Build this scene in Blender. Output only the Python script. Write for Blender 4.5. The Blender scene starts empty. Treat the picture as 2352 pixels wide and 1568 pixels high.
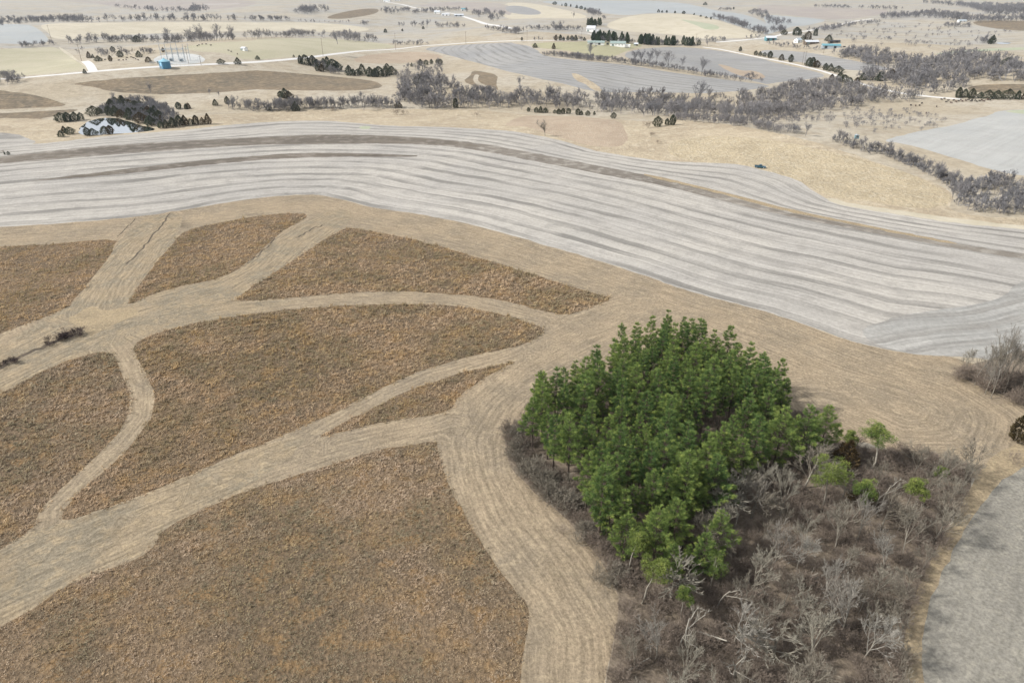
import bpy, bmesh, math
import numpy as np
from mathutils import Vector, Matrix
from mathutils.geometry import delaunay_2d_cdt

RNG = np.random.default_rng(7)
R = math.radians
scene = bpy.context.scene
COL = scene.collection

# ------------------------------------------------------------------ camera, sky, sun, exposure
CAM_H, PITCH, FPX = 88.0, 28.0, 1568.0          # metres, degrees below level, focal length in 2352-wide pixels
cam_d = bpy.data.cameras.new('camera'); cam_d.lens = 24.0; cam_d.sensor_width = 36.0
cam_d.clip_start = 1.0; cam_d.clip_end = 60000.0
cam = bpy.data.objects.new('camera', cam_d); COL.objects.link(cam)
cam.location = (0, 0, CAM_H); cam.rotation_euler = (R(90 - PITCH), 0, 0)
scene.camera = cam
SUN_EL, SUN_AZ = 40.0, 262.0                     # azimuth clockwise from +Y: light from the left, a little behind the camera
world = bpy.data.worlds.new("World"); scene.world = world; world.use_nodes = True
wn = world.node_tree
sky = wn.nodes.new('ShaderNodeTexSky'); sky.sky_type = 'NISHITA'; sky.sun_disc = False
sky.sun_elevation = R(SUN_EL); sky.sun_rotation = R(SUN_AZ)
sky.air_density = 1.0; sky.dust_density = 4.0; sky.ozone_density = 1.0
wn.nodes['Background'].inputs['Strength'].default_value = 0.085
_tc = wn.nodes.new('ShaderNodeTexCoord'); _cn = wn.nodes.new('ShaderNodeTexNoise'); _cn.inputs['Scale'].default_value = 2.4; _cn.inputs['Detail'].default_value = 6
_cr = wn.nodes.new('ShaderNodeMapRange'); _cr.inputs[1].default_value = 0.36; _cr.inputs[2].default_value = 0.60; _cr.inputs[3].default_value = 0.45; _cr.inputs[4].default_value = 1.0
_cm = wn.nodes.new('ShaderNodeMix'); _cm.data_type = 'RGBA'; _cm.inputs[7].default_value = (6.2, 6.4, 6.7, 1)
wn.links.new(_tc.outputs['Generated'], _cn.inputs['Vector']); wn.links.new(_cn.outputs[0], _cr.inputs[0]); wn.links.new(_cr.outputs[0], _cm.inputs[0])
wn.links.new(sky.outputs[0], _cm.inputs[6]); wn.links.new(_cm.outputs[2], wn.nodes['Background'].inputs['Color'])
sd = bpy.data.lights.new('sun', 'SUN'); sd.energy = 3.2; sd.angle = R(4); sd.color = (1.0, 0.975, 0.94)
so = bpy.data.objects.new('sun', sd); COL.objects.link(so)
sv = Vector((math.sin(R(SUN_AZ)) * math.cos(R(SUN_EL)), math.cos(R(SUN_AZ)) * math.cos(R(SUN_EL)), math.sin(R(SUN_EL))))
so.rotation_euler = (-sv).to_track_quat('-Z', 'Y').to_euler(); so.location = sv * 500
vs = scene.view_settings; vs.view_transform = 'Standard'; vs.look = 'None'; vs.gamma = 1.0; vs.use_curve_mapping = False
vs.exposure = 0.80
scene.cycles.use_denoising = True; scene.cycles.sample_clamp_direct = 8.0; scene.cycles.max_bounces = 5; scene.cycles.diffuse_bounces = 3; scene.cycles.volume_bounces = 0; scene.cycles.transmission_bounces = 2; scene.cycles.sample_clamp_indirect = 4.0

# ------------------------------------------------------------------ terrain
def sstep(a, b, x):
    t = np.clip((x - a) / (b - a), 0, 1); return t * t * (3 - 2 * t)

def hgt(x, y):
    x = np.asarray(x, float); y = np.asarray(y, float)
    r = np.hypot(x, y)
    h = 1.1 * np.sin(x / 41 + 1.0) * np.sin(y / 47 + 0.4) * sstep(60, 140, r) * (1 - sstep(600, 900, r))
    h += 2.0 * np.sin(x / 95 + 2.0) * np.sin(y / 88 + 0.8) * sstep(120, 260, r) * (1 - sstep(900, 1500, r))
    h += -8.0 * np.exp(-((y - 575 - 0.05 * x - 18 * np.sin(x / 120)) / 75) ** 2)
    h += 6.5 * np.sin(x / 210 + 0.6) * np.sin(y / 240 + 1.1) * sstep(600, 1000, r) * (1 - sstep(2200, 3200, r))
    h += 8.0 * np.sin(x / 620 + 0.3) * np.sin(y / 700 + 0.2) * sstep(1200, 2200, r)
    h += 8.5 * np.sin(x / 72 + 0.7 * np.sin(y / 190) + 0.9) * sstep(640, 860, r) * (1 - sstep(1000, 1800, r))
    h += 9.0 * np.sin(x / 165 + 0.8 * np.sin(y / 420) + 0.4) * sstep(1100, 1700, r) * (1 - 0.8 * sstep(2200, 3400, r))
    h += 6.0 * np.exp(-((x - 175) / 75) ** 2 - ((y - 425) / 55) ** 2) + 3.5 * np.exp(-((x - 40) / 40) ** 2 - ((y - 490) / 28) ** 2)
    e = np.hypot((x + 272) / 62, (y - 500) / 50)                      # the level bed of the farm pond
    h = h + (-3.2 - h) * (1 - sstep(1.0, 1.7, e))
    return h

CP, SP = math.cos(R(PITCH)), math.sin(R(PITCH))
def unproject(u, v):
    """point of the terrain that shows at (u, v) of the 2352 x 1568 photograph"""
    u = np.asarray(u, float); v = np.asarray(v, float)
    a = (u - 1176.0) / FPX; b = (784.0 - v) / FPX
    dx, dy, dz = a, CP + b * SP, -SP + b * CP
    t0 = (CAM_H + 25) / -np.minimum(dz, -0.004)
    lo = np.full(np.shape(t0), 30.0); hi = t0 * 1.0
    for _ in range(46):
        m = (lo + hi) / 2
        below = CAM_H + dz * m < hgt(dx * m, dy * m)
        hi = np.where(below, m, hi); lo = np.where(below, lo, m)
    t = (lo + hi) / 2
    return np.stack([dx * t, dy * t, hgt(dx * t, dy * t)], -1)

TILE = {0: (0, 1.0), 1: (0, 3.9694), 2: (588, 3.9694), 3: (1176, 3.9694), 4: (1764, 3.9694)}
def O(k, pts):
    off, s = TILE[k]
    p = np.asarray(pts, float) / s
    p[..., 0] += off
    return p
def at(k, x, y):
    p = O(k, [[x, y]]); return unproject(p[:, 0], p[:, 1])[0]
def metres(k, x, y, px):
    """height in metres of something px tall (tile pixels) standing at tile point x, y"""
    p = at(k, x, y); z = p[1] * CP + (CAM_H - p[2]) * SP; yc = p[1] * SP - (CAM_H - p[2]) * CP
    return px / TILE[k][1] * z / FPX / (CP + yc / z * SP)

# ------------------------------------------------------------------ materials
def srgb(r, g, b, k=0.58):
    f = lambda c: (c / 255 / 12.92) if c / 255 <= 0.04045 else ((c / 255 + 0.055) / 1.055) ** 2.4
    return (f(r) * k, f(g) * k, f(b) * k, 1.0)

class NT:
    def __init__(self, name):
        self.m = bpy.data.materials.new(name); self.m.use_nodes = True
        self.t = self.m.node_tree; self.t.nodes.clear()
    def n(self, typ, **kw):
        nd = self.t.nodes.new(typ)
        for k, v in kw.items():
            if k.startswith('_'): setattr(nd, k[1:], v)
            else: self.set(nd.inputs[k.replace('0x', '')] if not k.startswith('i') or not k[1:].isdigit() else nd.inputs[int(k[1:])], v)
        return nd
    def set(self, sock, v):
        if hasattr(v, 'is_output'): self.t.links.new(v, sock)
        else: sock.default_value = v
    def math(self, op, a, b=0.0, clamp=False):
        nd = self.t.nodes.new('ShaderNodeMath'); nd.operation = op; nd.use_clamp = clamp
        self.set(nd.inputs[0], a); self.set(nd.inputs[1], b); return nd.outputs[0]
    def noise(self, vec, scale, detail=4.0, rough=0.55):
        nd = self.n('ShaderNodeTexNoise', Vector=vec, Scale=scale, Detail=detail, Roughness=rough); return nd.outputs[0]
    def ramp(self, v, a, b, lo=0.0, hi=1.0):
        nd = self.n('ShaderNodeMapRange', Value=v); nd.interpolation_type = 'SMOOTHSTEP'
        nd.inputs[1].default_value = a; nd.inputs[2].default_value = b; nd.inputs[3].default_value = lo; nd.inputs[4].default_value = hi
        return nd.outputs[0]
    def mix(self, f, a, b, typ='MIX'):
        nd = self.t.nodes.new('ShaderNodeMix'); nd.data_type = 'RGBA'; nd.blend_type = typ
        self.set(nd.inputs[0], f); self.set(nd.inputs[6], a); self.set(nd.inputs[7], b); return nd.outputs[2]
    def scale_col(self, c, f):
        nd = self.t.nodes.new('ShaderNodeVectorMath'); nd.operation = 'SCALE'
        self.set(nd.inputs[0], c[:3] if isinstance(c, tuple) else c); self.set(nd.inputs[3], f); return nd.outputs[0]
    def vec(self, x, y, z=0.0):
        nd = self.t.nodes.new('ShaderNodeCombineXYZ')
        for i, v in enumerate((x, y, z)): self.set(nd.inputs[i], v)
        return nd.outputs[0]
    def out(self, color, rough=0.95, bump=None, bump_d=0.1, metallic=0.0, spec=0.2, transl=0.0):
        p = self.n('ShaderNodeBsdfPrincipled', Roughness=rough, Metallic=metallic)
        p.inputs['Specular IOR Level'].default_value = spec
        self.set(p.inputs['Base Color'], color)
        if bump is not None:
            b = self.n('ShaderNodeBump', Height=bump, Distance=bump_d, Strength=1.0); self.t.links.new(b.outputs[0], p.inputs['Normal'])
        sh = p.outputs[0]
        if transl:
            tr = self.n('ShaderNodeBsdfTranslucent'); self.set(tr.inputs[0], color)
            mx = self.n('ShaderNodeMixShader', Fac=transl)
            self.t.links.new(sh, mx.inputs[1]); self.t.links.new(tr.outputs[0], mx.inputs[2]); sh = mx.outputs[0]
        o = self.n('ShaderNodeOutputMaterial'); self.t.links.new(sh, o.inputs[0])
        return self.m

def ground_mat(name, c1, c2, c3, big=60, med=6, amt3=0.6, streak=0.0, across=1.2, along=40, fine=0.15, fine_s=1.6,
               bump_d=0.0, period=0.0, pamp=0.0, pcol=None, lumps=0.0, lump_s=1.1):
    t = NT(name)
    pos = t.n('ShaderNodeNewGeometry').outputs['Position']
    c = t.mix(t.ramp(t.noise(pos, 1.0 / big, 4), 0.38, 0.62), srgb(*c1), srgb(*c2))
    c = t.mix(t.math('MULTIPLY', t.ramp(t.noise(pos, 1.0 / med, 6, 0.62), 0.46, 0.66), amt3), c, srgb(*c3))
    bump = t.noise(pos, fine_s, 8, 0.72)
    f = t.ramp(bump, 0.25, 0.75, 1 - fine, 1 + fine)
    if streak or period:
        fl = t.n('ShaderNodeSeparateXYZ', i0=t.n('ShaderNodeAttribute', _attribute_name='flow').outputs['Vector'])
        u, v = fl.outputs[0], fl.outputs[1]
        warp = t.noise(pos, 1 / 35, 3)
        v = t.math('ADD', v, t.math('MULTIPLY', warp, across * 3))
        if streak:
            s1 = t.noise(t.vec(t.math('DIVIDE', u, along), t.math('DIVIDE', v, across)), 1.0, 4, 0.65)
            f = t.math('MULTIPLY', f, t.ramp(s1, 0.25, 0.75, 1 - streak, 1 + streak))
        if period:
            w2 = t.noise(t.vec(t.math('DIVIDE', u, 90), t.math('DIVIDE', v, period * 1.5)), 1.0, 5, 0.6)
            ph = t.math('ADD', t.math('DIVIDE', v, period), t.math('MULTIPLY', w2, 0.7))
            s = t.math('SINE', t.math('MULTIPLY', ph, 2 * math.pi))
            am = t.ramp(t.noise(t.vec(t.math('DIVIDE', u, 60), t.math('DIVIDE', v, period)), 1.0, 4, 0.6), 0.3, 0.7)
            k = t.math('MULTIPLY', t.ramp(s, 0.25, 0.7), t.math('MULTIPLY', am, pamp), True)
            c = t.mix(k, c, srgb(*pcol))
    if lumps:
        l = t.noise(pos, 1 / lump_s, 3, 0.6)
        f = t.math('MULTIPLY', f, t.ramp(l, 0.3, 0.7, 1 - lumps, 1 + lumps))
        bump = t.math('ADD', bump, t.math('MULTIPLY', l, 2.0))
    return t.out(t.scale_col(c, f), 0.97, bump if bump_d else None, bump_d, spec=0.1)

def plain_mat(name, c, rough=0.6, metallic=0.0, var=0.12, s=1.5, k=0.75, spec=0.4):
    t = NT(name); tc = t.n('ShaderNodeTexCoord').outputs['Object']
    f = t.ramp(t.noise(tc, s, 6, 0.65), 0.3, 0.7, 1 - var, 1 + var)
    return t.out(t.scale_col(srgb(*c, k), f), rough, metallic=metallic, spec=spec)

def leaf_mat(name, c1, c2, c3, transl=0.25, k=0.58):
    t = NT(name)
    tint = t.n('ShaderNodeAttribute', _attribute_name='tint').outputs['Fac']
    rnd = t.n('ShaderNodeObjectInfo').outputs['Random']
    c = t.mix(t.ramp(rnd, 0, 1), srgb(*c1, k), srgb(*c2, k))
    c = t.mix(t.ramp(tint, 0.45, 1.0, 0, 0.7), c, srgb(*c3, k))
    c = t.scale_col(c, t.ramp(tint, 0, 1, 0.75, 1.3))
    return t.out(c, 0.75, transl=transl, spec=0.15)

def bark_mat(name, c1, c2, k=0.58):
    t = NT(name)
    tint = t.n('ShaderNodeAttribute', _attribute_name='tint').outputs['Fac']
    rnd = t.n('ShaderNodeObjectInfo').outputs['Random']
    c = t.mix(rnd, srgb(*c1, k), srgb(*c2, k))
    c = t.scale_col(c, t.ramp(tint, 0, 1, 0.65, 1.35))
    return t.out(c, 0.9, spec=0.1)

# ------------------------------------------------------------------ object helpers
def tag(o, label=None, cat=None, group=None, kind=None):
    if label: o['label'] = label
    if cat: o['category'] = cat
    if group: o['group'] = group
    if kind: o['kind'] = kind
    return o
def link(name, me, mats, parent=None, loc=None):
    o = bpy.data.objects.new(name, me); COL.objects.link(o)
    for m in (mats if isinstance(mats, (list, tuple)) else [mats]):
        if len(me.materials) < (len(mats) if isinstance(mats, (list, tuple)) else 1): me.materials.append(m)
    if parent is not None: o.parent = parent
    if loc is not None: o.location = loc
    return o
def empty(name, loc, rz=0.0, s=1.0):
    o = bpy.data.objects.new(name, None); COL.objects.link(o)
    o.location = loc; o.rotation_euler = (0, 0, rz); o.scale = (s, s, s); o.empty_display_size = 0.5
    return o
def tri_mesh(name, V, T, tint=None, mat_idx=None, smooth=False):
    me = bpy.data.meshes.new(name)
    V = np.ascontiguousarray(V, np.float32); T = np.ascontiguousarray(T, np.int32)
    me.vertices.add(len(V)); me.vertices.foreach_set('co', V.ravel())
    me.loops.add(T.size); me.loops.foreach_set('vertex_index', T.ravel())
    me.polygons.add(len(T)); me.polygons.foreach_set('loop_start', np.arange(0, T.size, 3, dtype=np.int32))
    if mat_idx is not None: me.polygons.foreach_set('material_index', np.ascontiguousarray(mat_idx, np.int32))
    if smooth: me.polygons.foreach_set('use_smooth', np.ones(len(T), bool))
    me.update(calc_edges=True)
    if tint is not None:
        a = me.attributes.new('tint', 'FLOAT', 'POINT'); a.data.foreach_set('value', np.ascontiguousarray(tint, np.float32))
    return me

class TM:
    """collects triangles with a tint per vertex and a material index per face"""
    def __init__(self): self.V, self.T, self.c, self.m, self.n = [], [], [], [], 0
    def add(self, V, T, tint, mat=0):
        V = np.asarray(V, float).reshape(-1, 3); T = np.asarray(T, int)
        self.V.append(V); self.T.append(T + self.n); self.n += len(V)
        self.c.append(np.broadcast_to(np.asarray(tint, float), (len(V),)).copy()); self.m.append(np.full(len(T), mat))
    def arrays(self): return np.concatenate(self.V), np.concatenate(self.T), np.concatenate(self.c), np.concatenate(self.m)
    def mesh(self, name, smooth=False):
        V, T, c, m = self.arrays(); return tri_mesh(name, V, T, c, m, smooth)
def nrm(a): return a / np.maximum(np.linalg.norm(a, axis=-1, keepdims=True), 1e-9)
def blades(tm, P, D, W, rng, tint, mat=0, flat=False):
    n = len(P)
    s = nrm(np.cross(D, [0, 0, 1.0] + rng.normal(0, 0.35, (n, 3)) if flat else rng.normal(size=(n, 3)))) * (np.broadcast_to(W, (n,))[:, None] / 2)
    V = np.stack([P - s, P + s, P + D], 1).reshape(-1, 3)
    tm.add(V, np.arange(3 * n).reshape(n, 3), np.repeat(np.broadcast_to(tint, (n,)), 3), mat)
def tubes(tm, A, B, ra, rb, sides, tint, mat=0):
    A = np.asarray(A, float).reshape(-1, 3); B = np.asarray(B, float).reshape(-1, 3); m = len(A)
    d = nrm(B - A); ref = np.where(np.abs(d[:, 2:3]) > 0.9, [[1.0, 0, 0]], [[0, 0, 1.0]])
    x = nrm(np.cross(d, ref)); y = np.cross(d, x)
    a = np.linspace(0, 2 * np.pi, sides, endpoint=False)
    ring = x[:, None, :] * np.cos(a)[None, :, None] + y[:, None, :] * np.sin(a)[None, :, None]
    ra = np.broadcast_to(ra, (m,)); rb = np.broadcast_to(rb, (m,))
    V = np.concatenate([A[:, None] + ring * ra[:, None, None], B[:, None] + ring * rb[:, None, None]], 1).reshape(-1, 3)
    i = np.arange(sides); j = (i + 1) % sides
    q = np.concatenate([np.stack([i, j, j + sides], 1), np.stack([i, j + sides, i + sides], 1)])
    T = (q[None] + (np.arange(m) * 2 * sides)[:, None, None]).reshape(-1, 3)
    tm.add(V, T, np.repeat(np.broadcast_to(tint, (m,)), 2 * sides), mat)

# ------------------------------------------------------------------ ground materials
M = {}
M['ground'] = ground_mat('dry_pasture', (196, 183, 160), (204, 194, 176), (174, 160, 138), 110, 12, 0.6, fine=0.16, fine_s=0.5, lumps=0.08, lump_s=5)
M['far_land'] = ground_mat('far_pasture', (200, 190, 172), (190, 186, 178), (176, 166, 146), 160, 34, 0.7, fine=0.12, fine_s=0.2)
M['mown'] = ground_mat('mown_grass', (179, 161, 135), (165, 150, 128), (194, 176, 147), 18, 2.0, 0.6, streak=0.27, across=0.8, along=10, fine=0.32, fine_s=1.8, bump_d=0.25)
M['waterway'] = ground_mat('mown_waterway', (174, 157, 131), (160, 148, 127), (192, 172, 140), 12, 2.0, 0.6, streak=0.3, across=0.8, along=9, fine=0.32, fine_s=1.8, bump_d=0.25)
M['straw'] = ground_mat('pale_straw', (186, 167, 136), (170, 153, 126), (200, 181, 146), 6, 1.5, 0.7, fine=0.32, bump_d=0.25)
M['prairie'] = ground_mat('brown_prairie', (150, 129, 104), (132, 115, 94), (164, 134, 96), 22, 4.0, 0.8, fine=0.34, fine_s=1.3, bump_d=0.4, lumps=0.25, lump_s=0.8)
M['stubble'] = ground_mat('pale_stubble', (204, 198, 188), (194, 189, 181), (178, 173, 165), 50, 8, 0.6, streak=0.17, across=1.6, along=110, fine=0.16, fine_s=0.9,
                          period=11.0, pamp=1.15, pcol=(152, 148, 141))
M['headland'] = ground_mat('headland_stubble', (190, 187, 180), (180, 178, 172), (165, 161, 154), 40, 8, 0.5, streak=0.2, across=1.6, along=50, fine=0.16, fine_s=0.9,
                           period=8.0, pamp=0.9, pcol=(158, 154, 147))
M['soil'] = ground_mat('bare_soil_strip', (152, 144, 133), (138, 130, 120), (180, 173, 162), 60, 7, 0.9, streak=0.3, across=1.5, along=90, fine=0.15)
M['grey_stubble'] = ground_mat('grey_stubble', (164, 159, 147), (155, 150, 139), (174, 168, 153), 24, 1.8, 0.6, streak=0.1, across=0.9, along=16, fine=0.34, fine_s=1.8, bump_d=0.12)
M['far_stubble'] = ground_mat('far_stubble', (182, 180, 176), (172, 171, 169), (164, 161, 155), 110, 20, 0.4, streak=0.12, across=2.2, along=150, fine=0.09, fine_s=0.5,
                              period=12.0, pamp=1.0, pcol=(146, 144, 140))
M['blue_field'] = ground_mat('far_blue_field', (192, 195, 194), (184, 188, 188), (200, 198, 190), 160, 30, 0.5, fine=0.06, fine_s=0.3)
M['mauve_field'] = ground_mat('far_mauve_field', (184, 174, 166), (192, 182, 170), (170, 162, 154), 130, 30, 0.5, fine=0.06, fine_s=0.3)
M['cream'] = ground_mat('cream_pasture', (224, 214, 192), (214, 204, 182), (202, 191, 166), 90, 16, 0.6, fine=0.1, fine_s=0.5)
M['green_pasture'] = ground_mat('greenish_pasture', (204, 196, 170), (194, 188, 160), (208, 198, 174), 70, 14, 0.5, fine=0.1, fine_s=0.6)
M['lawn'] = ground_mat('farm_lawn', (190, 185, 150), (182, 178, 144), (198, 189, 160), 30, 8, 0.5, fine=0.1, fine_s=0.6)
M['winter_green'] = ground_mat('winter_green_patch', (188, 194, 166), (194, 197, 172), (204, 201, 176), 40, 10, 0.5, fine=0.1, fine_s=0.5)
M['golden'] = ground_mat('golden_grass', (213, 196, 165), (198, 182, 153), (222, 208, 181), 16, 4, 0.7, fine=0.22, fine_s=0.8, bump_d=0.5, lumps=0.09, lump_s=1.6)
M['blond'] = ground_mat('blond_grass', (208, 192, 165), (192, 176, 151), (222, 208, 183), 36, 7, 0.6, fine=0.18, fine_s=0.8, bump_d=0.4, lumps=0.08, lump_s=3.0)
M['pinkish'] = ground_mat('pinkish_grass', (202, 183, 160), (191, 172, 150), (211, 195, 173), 30, 6, 0.5, fine=0.14, fine_s=1.0, bump_d=0.3, lumps=0.08)
M['far_brown'] = ground_mat('far_brown_grass', (146, 131, 110), (132, 121, 104), (164, 146, 120), 40, 8, 0.7, fine=0.2, fine_s=0.6, lumps=0.16, lump_s=4)
M['litter'] = ground_mat('woodland_litter', (152, 138, 121), (138, 125, 110), (168, 153, 132), 8, 1.6, 0.6, fine=0.36, fine_s=1.6, bump_d=0.3)
M['dark_soil'] = ground_mat('dark_soil_strip', (134, 125, 113), (120, 112, 102), (158, 149, 138), 50, 7, 0.8, streak=0.3, across=1.5, along=90, fine=0.15)
M['gully'] = ground_mat('gully_soil', (110, 98, 86), (96, 88, 78), (140, 126, 106), 4, 1.0, 0.7, fine=0.35)
M['gravel'] = ground_mat('white_gravel', (250, 247, 241), (244, 242, 238), (236, 231, 224), 20, 4, 0.4, fine=0.05)
M['pad'] = ground_mat('pale_gravel_pad', (226, 226, 222), (218, 218, 214), (210, 208, 200), 20, 5, 0.4, fine=0.08)

# ------------------------------------------------------------------ land use, painted over each other in this order
# (name, material, label, outline, guide for the rows, tile)
Z = []
def zone(name, mat, label, k, pts, guide=None, smooth=2): Z.append((name, mat, label, O(k, pts), guide, smooth))
def join(*ps): return np.concatenate([O(k, p) for k, p in ps]).tolist()

# far country
zone('field', 'blue_field', 'pale bluish far field under the top tree line', 0, [(-80, 58), (60, 54), (95, 70), (118, 100), (50, 102), (-80, 96)])
zone('field', 'cream', 'long cream hay strip in front of the far windbreak', 0, join((1, [(330, 217), (900, 207), (1700, 202), (2334, 207)]), (2, [(600, 205), (1100, 260), (900, 300), (550, 290), (0, 280)]), (1, [(1700, 292), (1000, 330), (500, 372), (430, 290)])))
zone('field', 'green_pasture', 'pale green square field left of the substation drive', 1, [(-200, 460), (400, 432), (520, 432), (640, 520), (770, 600), (800, 640), (500, 672), (-200, 715)])
zone('field', 'cream', 'cream strip edge round the pale green square field', 1, [(520, 432), (560, 430), (690, 530), (800, 620), (815, 640), (800, 642), (770, 600), (640, 520)], smooth=1)
zone('pasture', 'green_pasture', 'light green pasture running beside the white gravel road', 0, join((1, [(1640, 430), (1900, 395), (2334, 372)]), (2, [(0, 356), (350, 348), (700, 352), (1100, 390), (1250, 412), (1270, 440), (1000, 452), (600, 500), (0, 548)]), (1, [(2334, 548), (2180, 540), (2050, 480), (1760, 470)])))
zone('substation_pad', 'pad', 'pale gravel pad under the steel substation', 1, [(1390, 540), (1480, 500), (1700, 485), (1830, 505), (1880, 545), (1830, 580), (1500, 596), (1420, 575)])
zone('field', 'far_brown', 'wide dark brown grass patch below the gravel road', 0, join((1, [(610, 765), (1100, 715), (1700, 680), (2334, 645)]), (2, [(0, 640), (500, 680), (1000, 725), (1130, 760), (1160, 800), (900, 832), (400, 825), (0, 818)]), (1, [(2334, 818), (1900, 850), (1500, 862), (1150, 850), (1000, 830), (800, 785)])))
zone('field', 'far_brown', 'brown tongue of grass at the edge of the pasture by the pond', 1, [(-200, 815), (0, 825), (300, 862), (520, 920), (635, 968), (300, 985), (-200, 1010)])
zone('field', 'far_brown', 'narrow brown grass strip beside the pond', 1, [(-200, 1040), (0, 1035), (400, 1012), (790, 990), (500, 1060), (330, 1090), (280, 1150), (0, 1120), (-200, 1120)])
zone('field', 'pinkish', 'orange brown knoll above the cedar thicket', 2, [(860, 555), (1000, 500), (1400, 470), (1600, 482), (1740, 522), (1600, 552), (1300, 582), (1000, 582)])
zone('field', 'far_stubble', 'large pale striped stubble field below the white farm', 0, join((2, [(1480, 440), (1900, 407), (2334, 388)]), (3, [(0, 395), (200, 430), (290, 520), (700, 560), (1100, 600), (1400, 655), (2050, 742), (2334, 775), (2334, 800), (1900, 850), (1500, 850), (1200, 840), (800, 850), (450, 760), (0, 662)]), (2, [(2250, 640), (2000, 570), (1700, 490)])), 'far1')
zone('field', 'far_stubble', 'striped stubble field bounded by the curving gravel road', 0, join((3, [(960, 510), (1200, 432), (1740, 432), (2334, 550)]), (4, [(0, 560), (300, 622), (560, 690), (400, 722), (0, 762)]), (3, [(2334, 775), (2050, 700), (1600, 640), (1300, 600)])), 'far2')
zone('field', 'blond', 'straw coloured gully notch inside the striped stubble field', 3, [(535, 670), (600, 670), (700, 730), (800, 790), (830, 840), (740, 830), (660, 760), (590, 740)])
zone('field', 'pinkish', 'tan washed corner of the stubble field near the creek wood', 3, [(1860, 580), (1960, 600), (2100, 650), (2200, 640), (2334, 700), (2240, 730), (2100, 700), (1950, 640)])
zone('farm_lawn', 'lawn', 'yellow green lawn round the white barns', 3, [(150, 392), (560, 385), (700, 378), (1180, 400), (1190, 425), (1080, 450), (960, 505), (850, 535), (700, 500), (420, 450), (220, 440)])
zone('field', 'far_brown', 'curled brown patch in the pale hillside by the creek wood', 2, [(1885, 745), (1960, 690), (1975, 645), (2060, 650), (2200, 685), (2195, 760), (2210, 830), (2180, 800), (2060, 770), (2020, 720), (2040, 680), (1990, 680), (1975, 740), (2030, 790), (2130, 800), (2100, 830), (1990, 785)], smooth=1)
zone('field', 'cream', 'pale cream hill with a green blotch behind the farm pines', 3, [(820, 240), (1000, 160), (1300, 122), (1600, 128), (1850, 175), (2200, 292), (2270, 330), (2000, 355), (1700, 358), (1500, 315), (1000, 290)])
zone('field', 'winter_green', 'green blotch on the pale cream hill', 3, [(1680, 200), (1800, 215), (1900, 245), (1870, 275), (1750, 270), (1690, 235), (1500, 170)])
zone('field', 'blue_field', 'pale blue grey field beyond the row of small cedars', 3, [(200, 10), (1000, 6), (1500, 20), (1720, 62), (1860, 102), (2130, 130), (2334, 215), (2330, 290), (2200, 285), (1850, 168), (1600, 122), (1300, 116), (1000, 150), (700, 95), (400, 40)])
zone('field', 'cream', 'cream hillside dotted with small cedars left of the blue field', 3, [(-100, 20), (200, 30), (520, 100), (700, 150), (640, 175), (300, 165), (100, 175), (-100, 170)])
zone('field', 'mauve_field', 'far mauve stubble field at the top of the picture', 0, join((4, [(-100, 40), (300, 62), (700, 76), (1180, 92), (900, 165), (560, 185), (300, 150), (0, 125), (-100, 110)])))
zone('field', 'blue_field', 'pale field strip below the far mauve stubble', 4, [(-60, 130), (180, 150), (400, 170), (560, 190), (350, 235), (230, 240), (80, 290), (-60, 330), (0, 250)])
zone('field', 'mauve_field', 'far mauve field behind the upper left windbreak', 1, [(220, 0), (2334, -10), (2334, 60), (1650, 110), (1050, 72), (900, 30)])
zone('field', 'far_stubble', 'dull tan field beside the wooded draw road', 4, [(-100, 450), (300, 470), (600, 520), (1130, 622), (1060, 642), (720, 645), (450, 592), (0, 522)], 'far2')
zone('field', 'winter_green', 'thin green strip in the brushy pasture beyond the draw', 4, [(1480, 492), (1900, 448), (2400, 430), (2400, 455), (1900, 470), (1600, 500)])
zone('field', 'far_brown', 'tan brown field behind the roadside cedars', 4, [(1800, 775), (2450, 762), (2450, 865), (1850, 850)])
zone('pond', 'water', 'small blue far pond in the brushy pasture', 4, [(2075, 388), (2220, 384), (2212, 404), (2100, 406)])
zone('field', 'mauve_field', 'grey brown field around the far road bend', 2, [(1430, 60), (1650, 22), (2334, 28), (2334, 150), (2250, 120), (1900, 92), (1700, 62)])
zone('field', 'far_brown', 'tan green rise left of the far farmstead', 2, [(600, 165), (880, 90), (1120, 75), (1110, 125), (920, 160), (760, 178)])
zone('field', 'far_stubble', 'grey far field at the left edge of the cream hillside', 3, [(-60, 50), (150, 62), (300, 128), (150, 142), (-60, 112)], 'far1')
zone('field', 'far_brown', 'dull brown flat along the brushy ridge road', 4, [(1850, 190), (2450, 190), (2450, 285), (2200, 280), (1900, 235)])
# middle distance
zone('field', 'grey_light', 'pale grey field beyond the right hand tree line', 4, [(1020, 1290), (1200, 1240), (1400, 1192), (1760, 1132), (1860, 1082), (2010, 1062), (2110, 1002), (2600, 1000), (2600, 1640), (2100, 1570), (1600, 1410), (1250, 1310)], 'right')
zone('field', 'winter_green', 'green tinge on the corner of the pale grey field', 4, [(2110, 1006), (2600, 1003), (2600, 1060), (2300, 1040)])
zone('hill', 'blond', 'blond grass slope between the creek wood and the striped field', 0, [(-60, 262), (300, 290), (480, 262), (600, 260), (700, 252), (900, 250), (1100, 252), (1176, 262), (1300, 268), (1440, 275), (1480, 280), (1560, 274), (1680, 286), (1770, 303), (1850, 320), (1930, 345), (2050, 385), (2150, 420), (2200, 455), (2170, 480), (2260, 500), (2420, 500), (2420, 545), (2200, 525), (1960, 488), (1850, 450), (1750, 402), (1560, 385), (1360, 355), (1176, 312), (900, 300), (640, 290), (300, 320), (60, 335), (-60, 330)])
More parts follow.
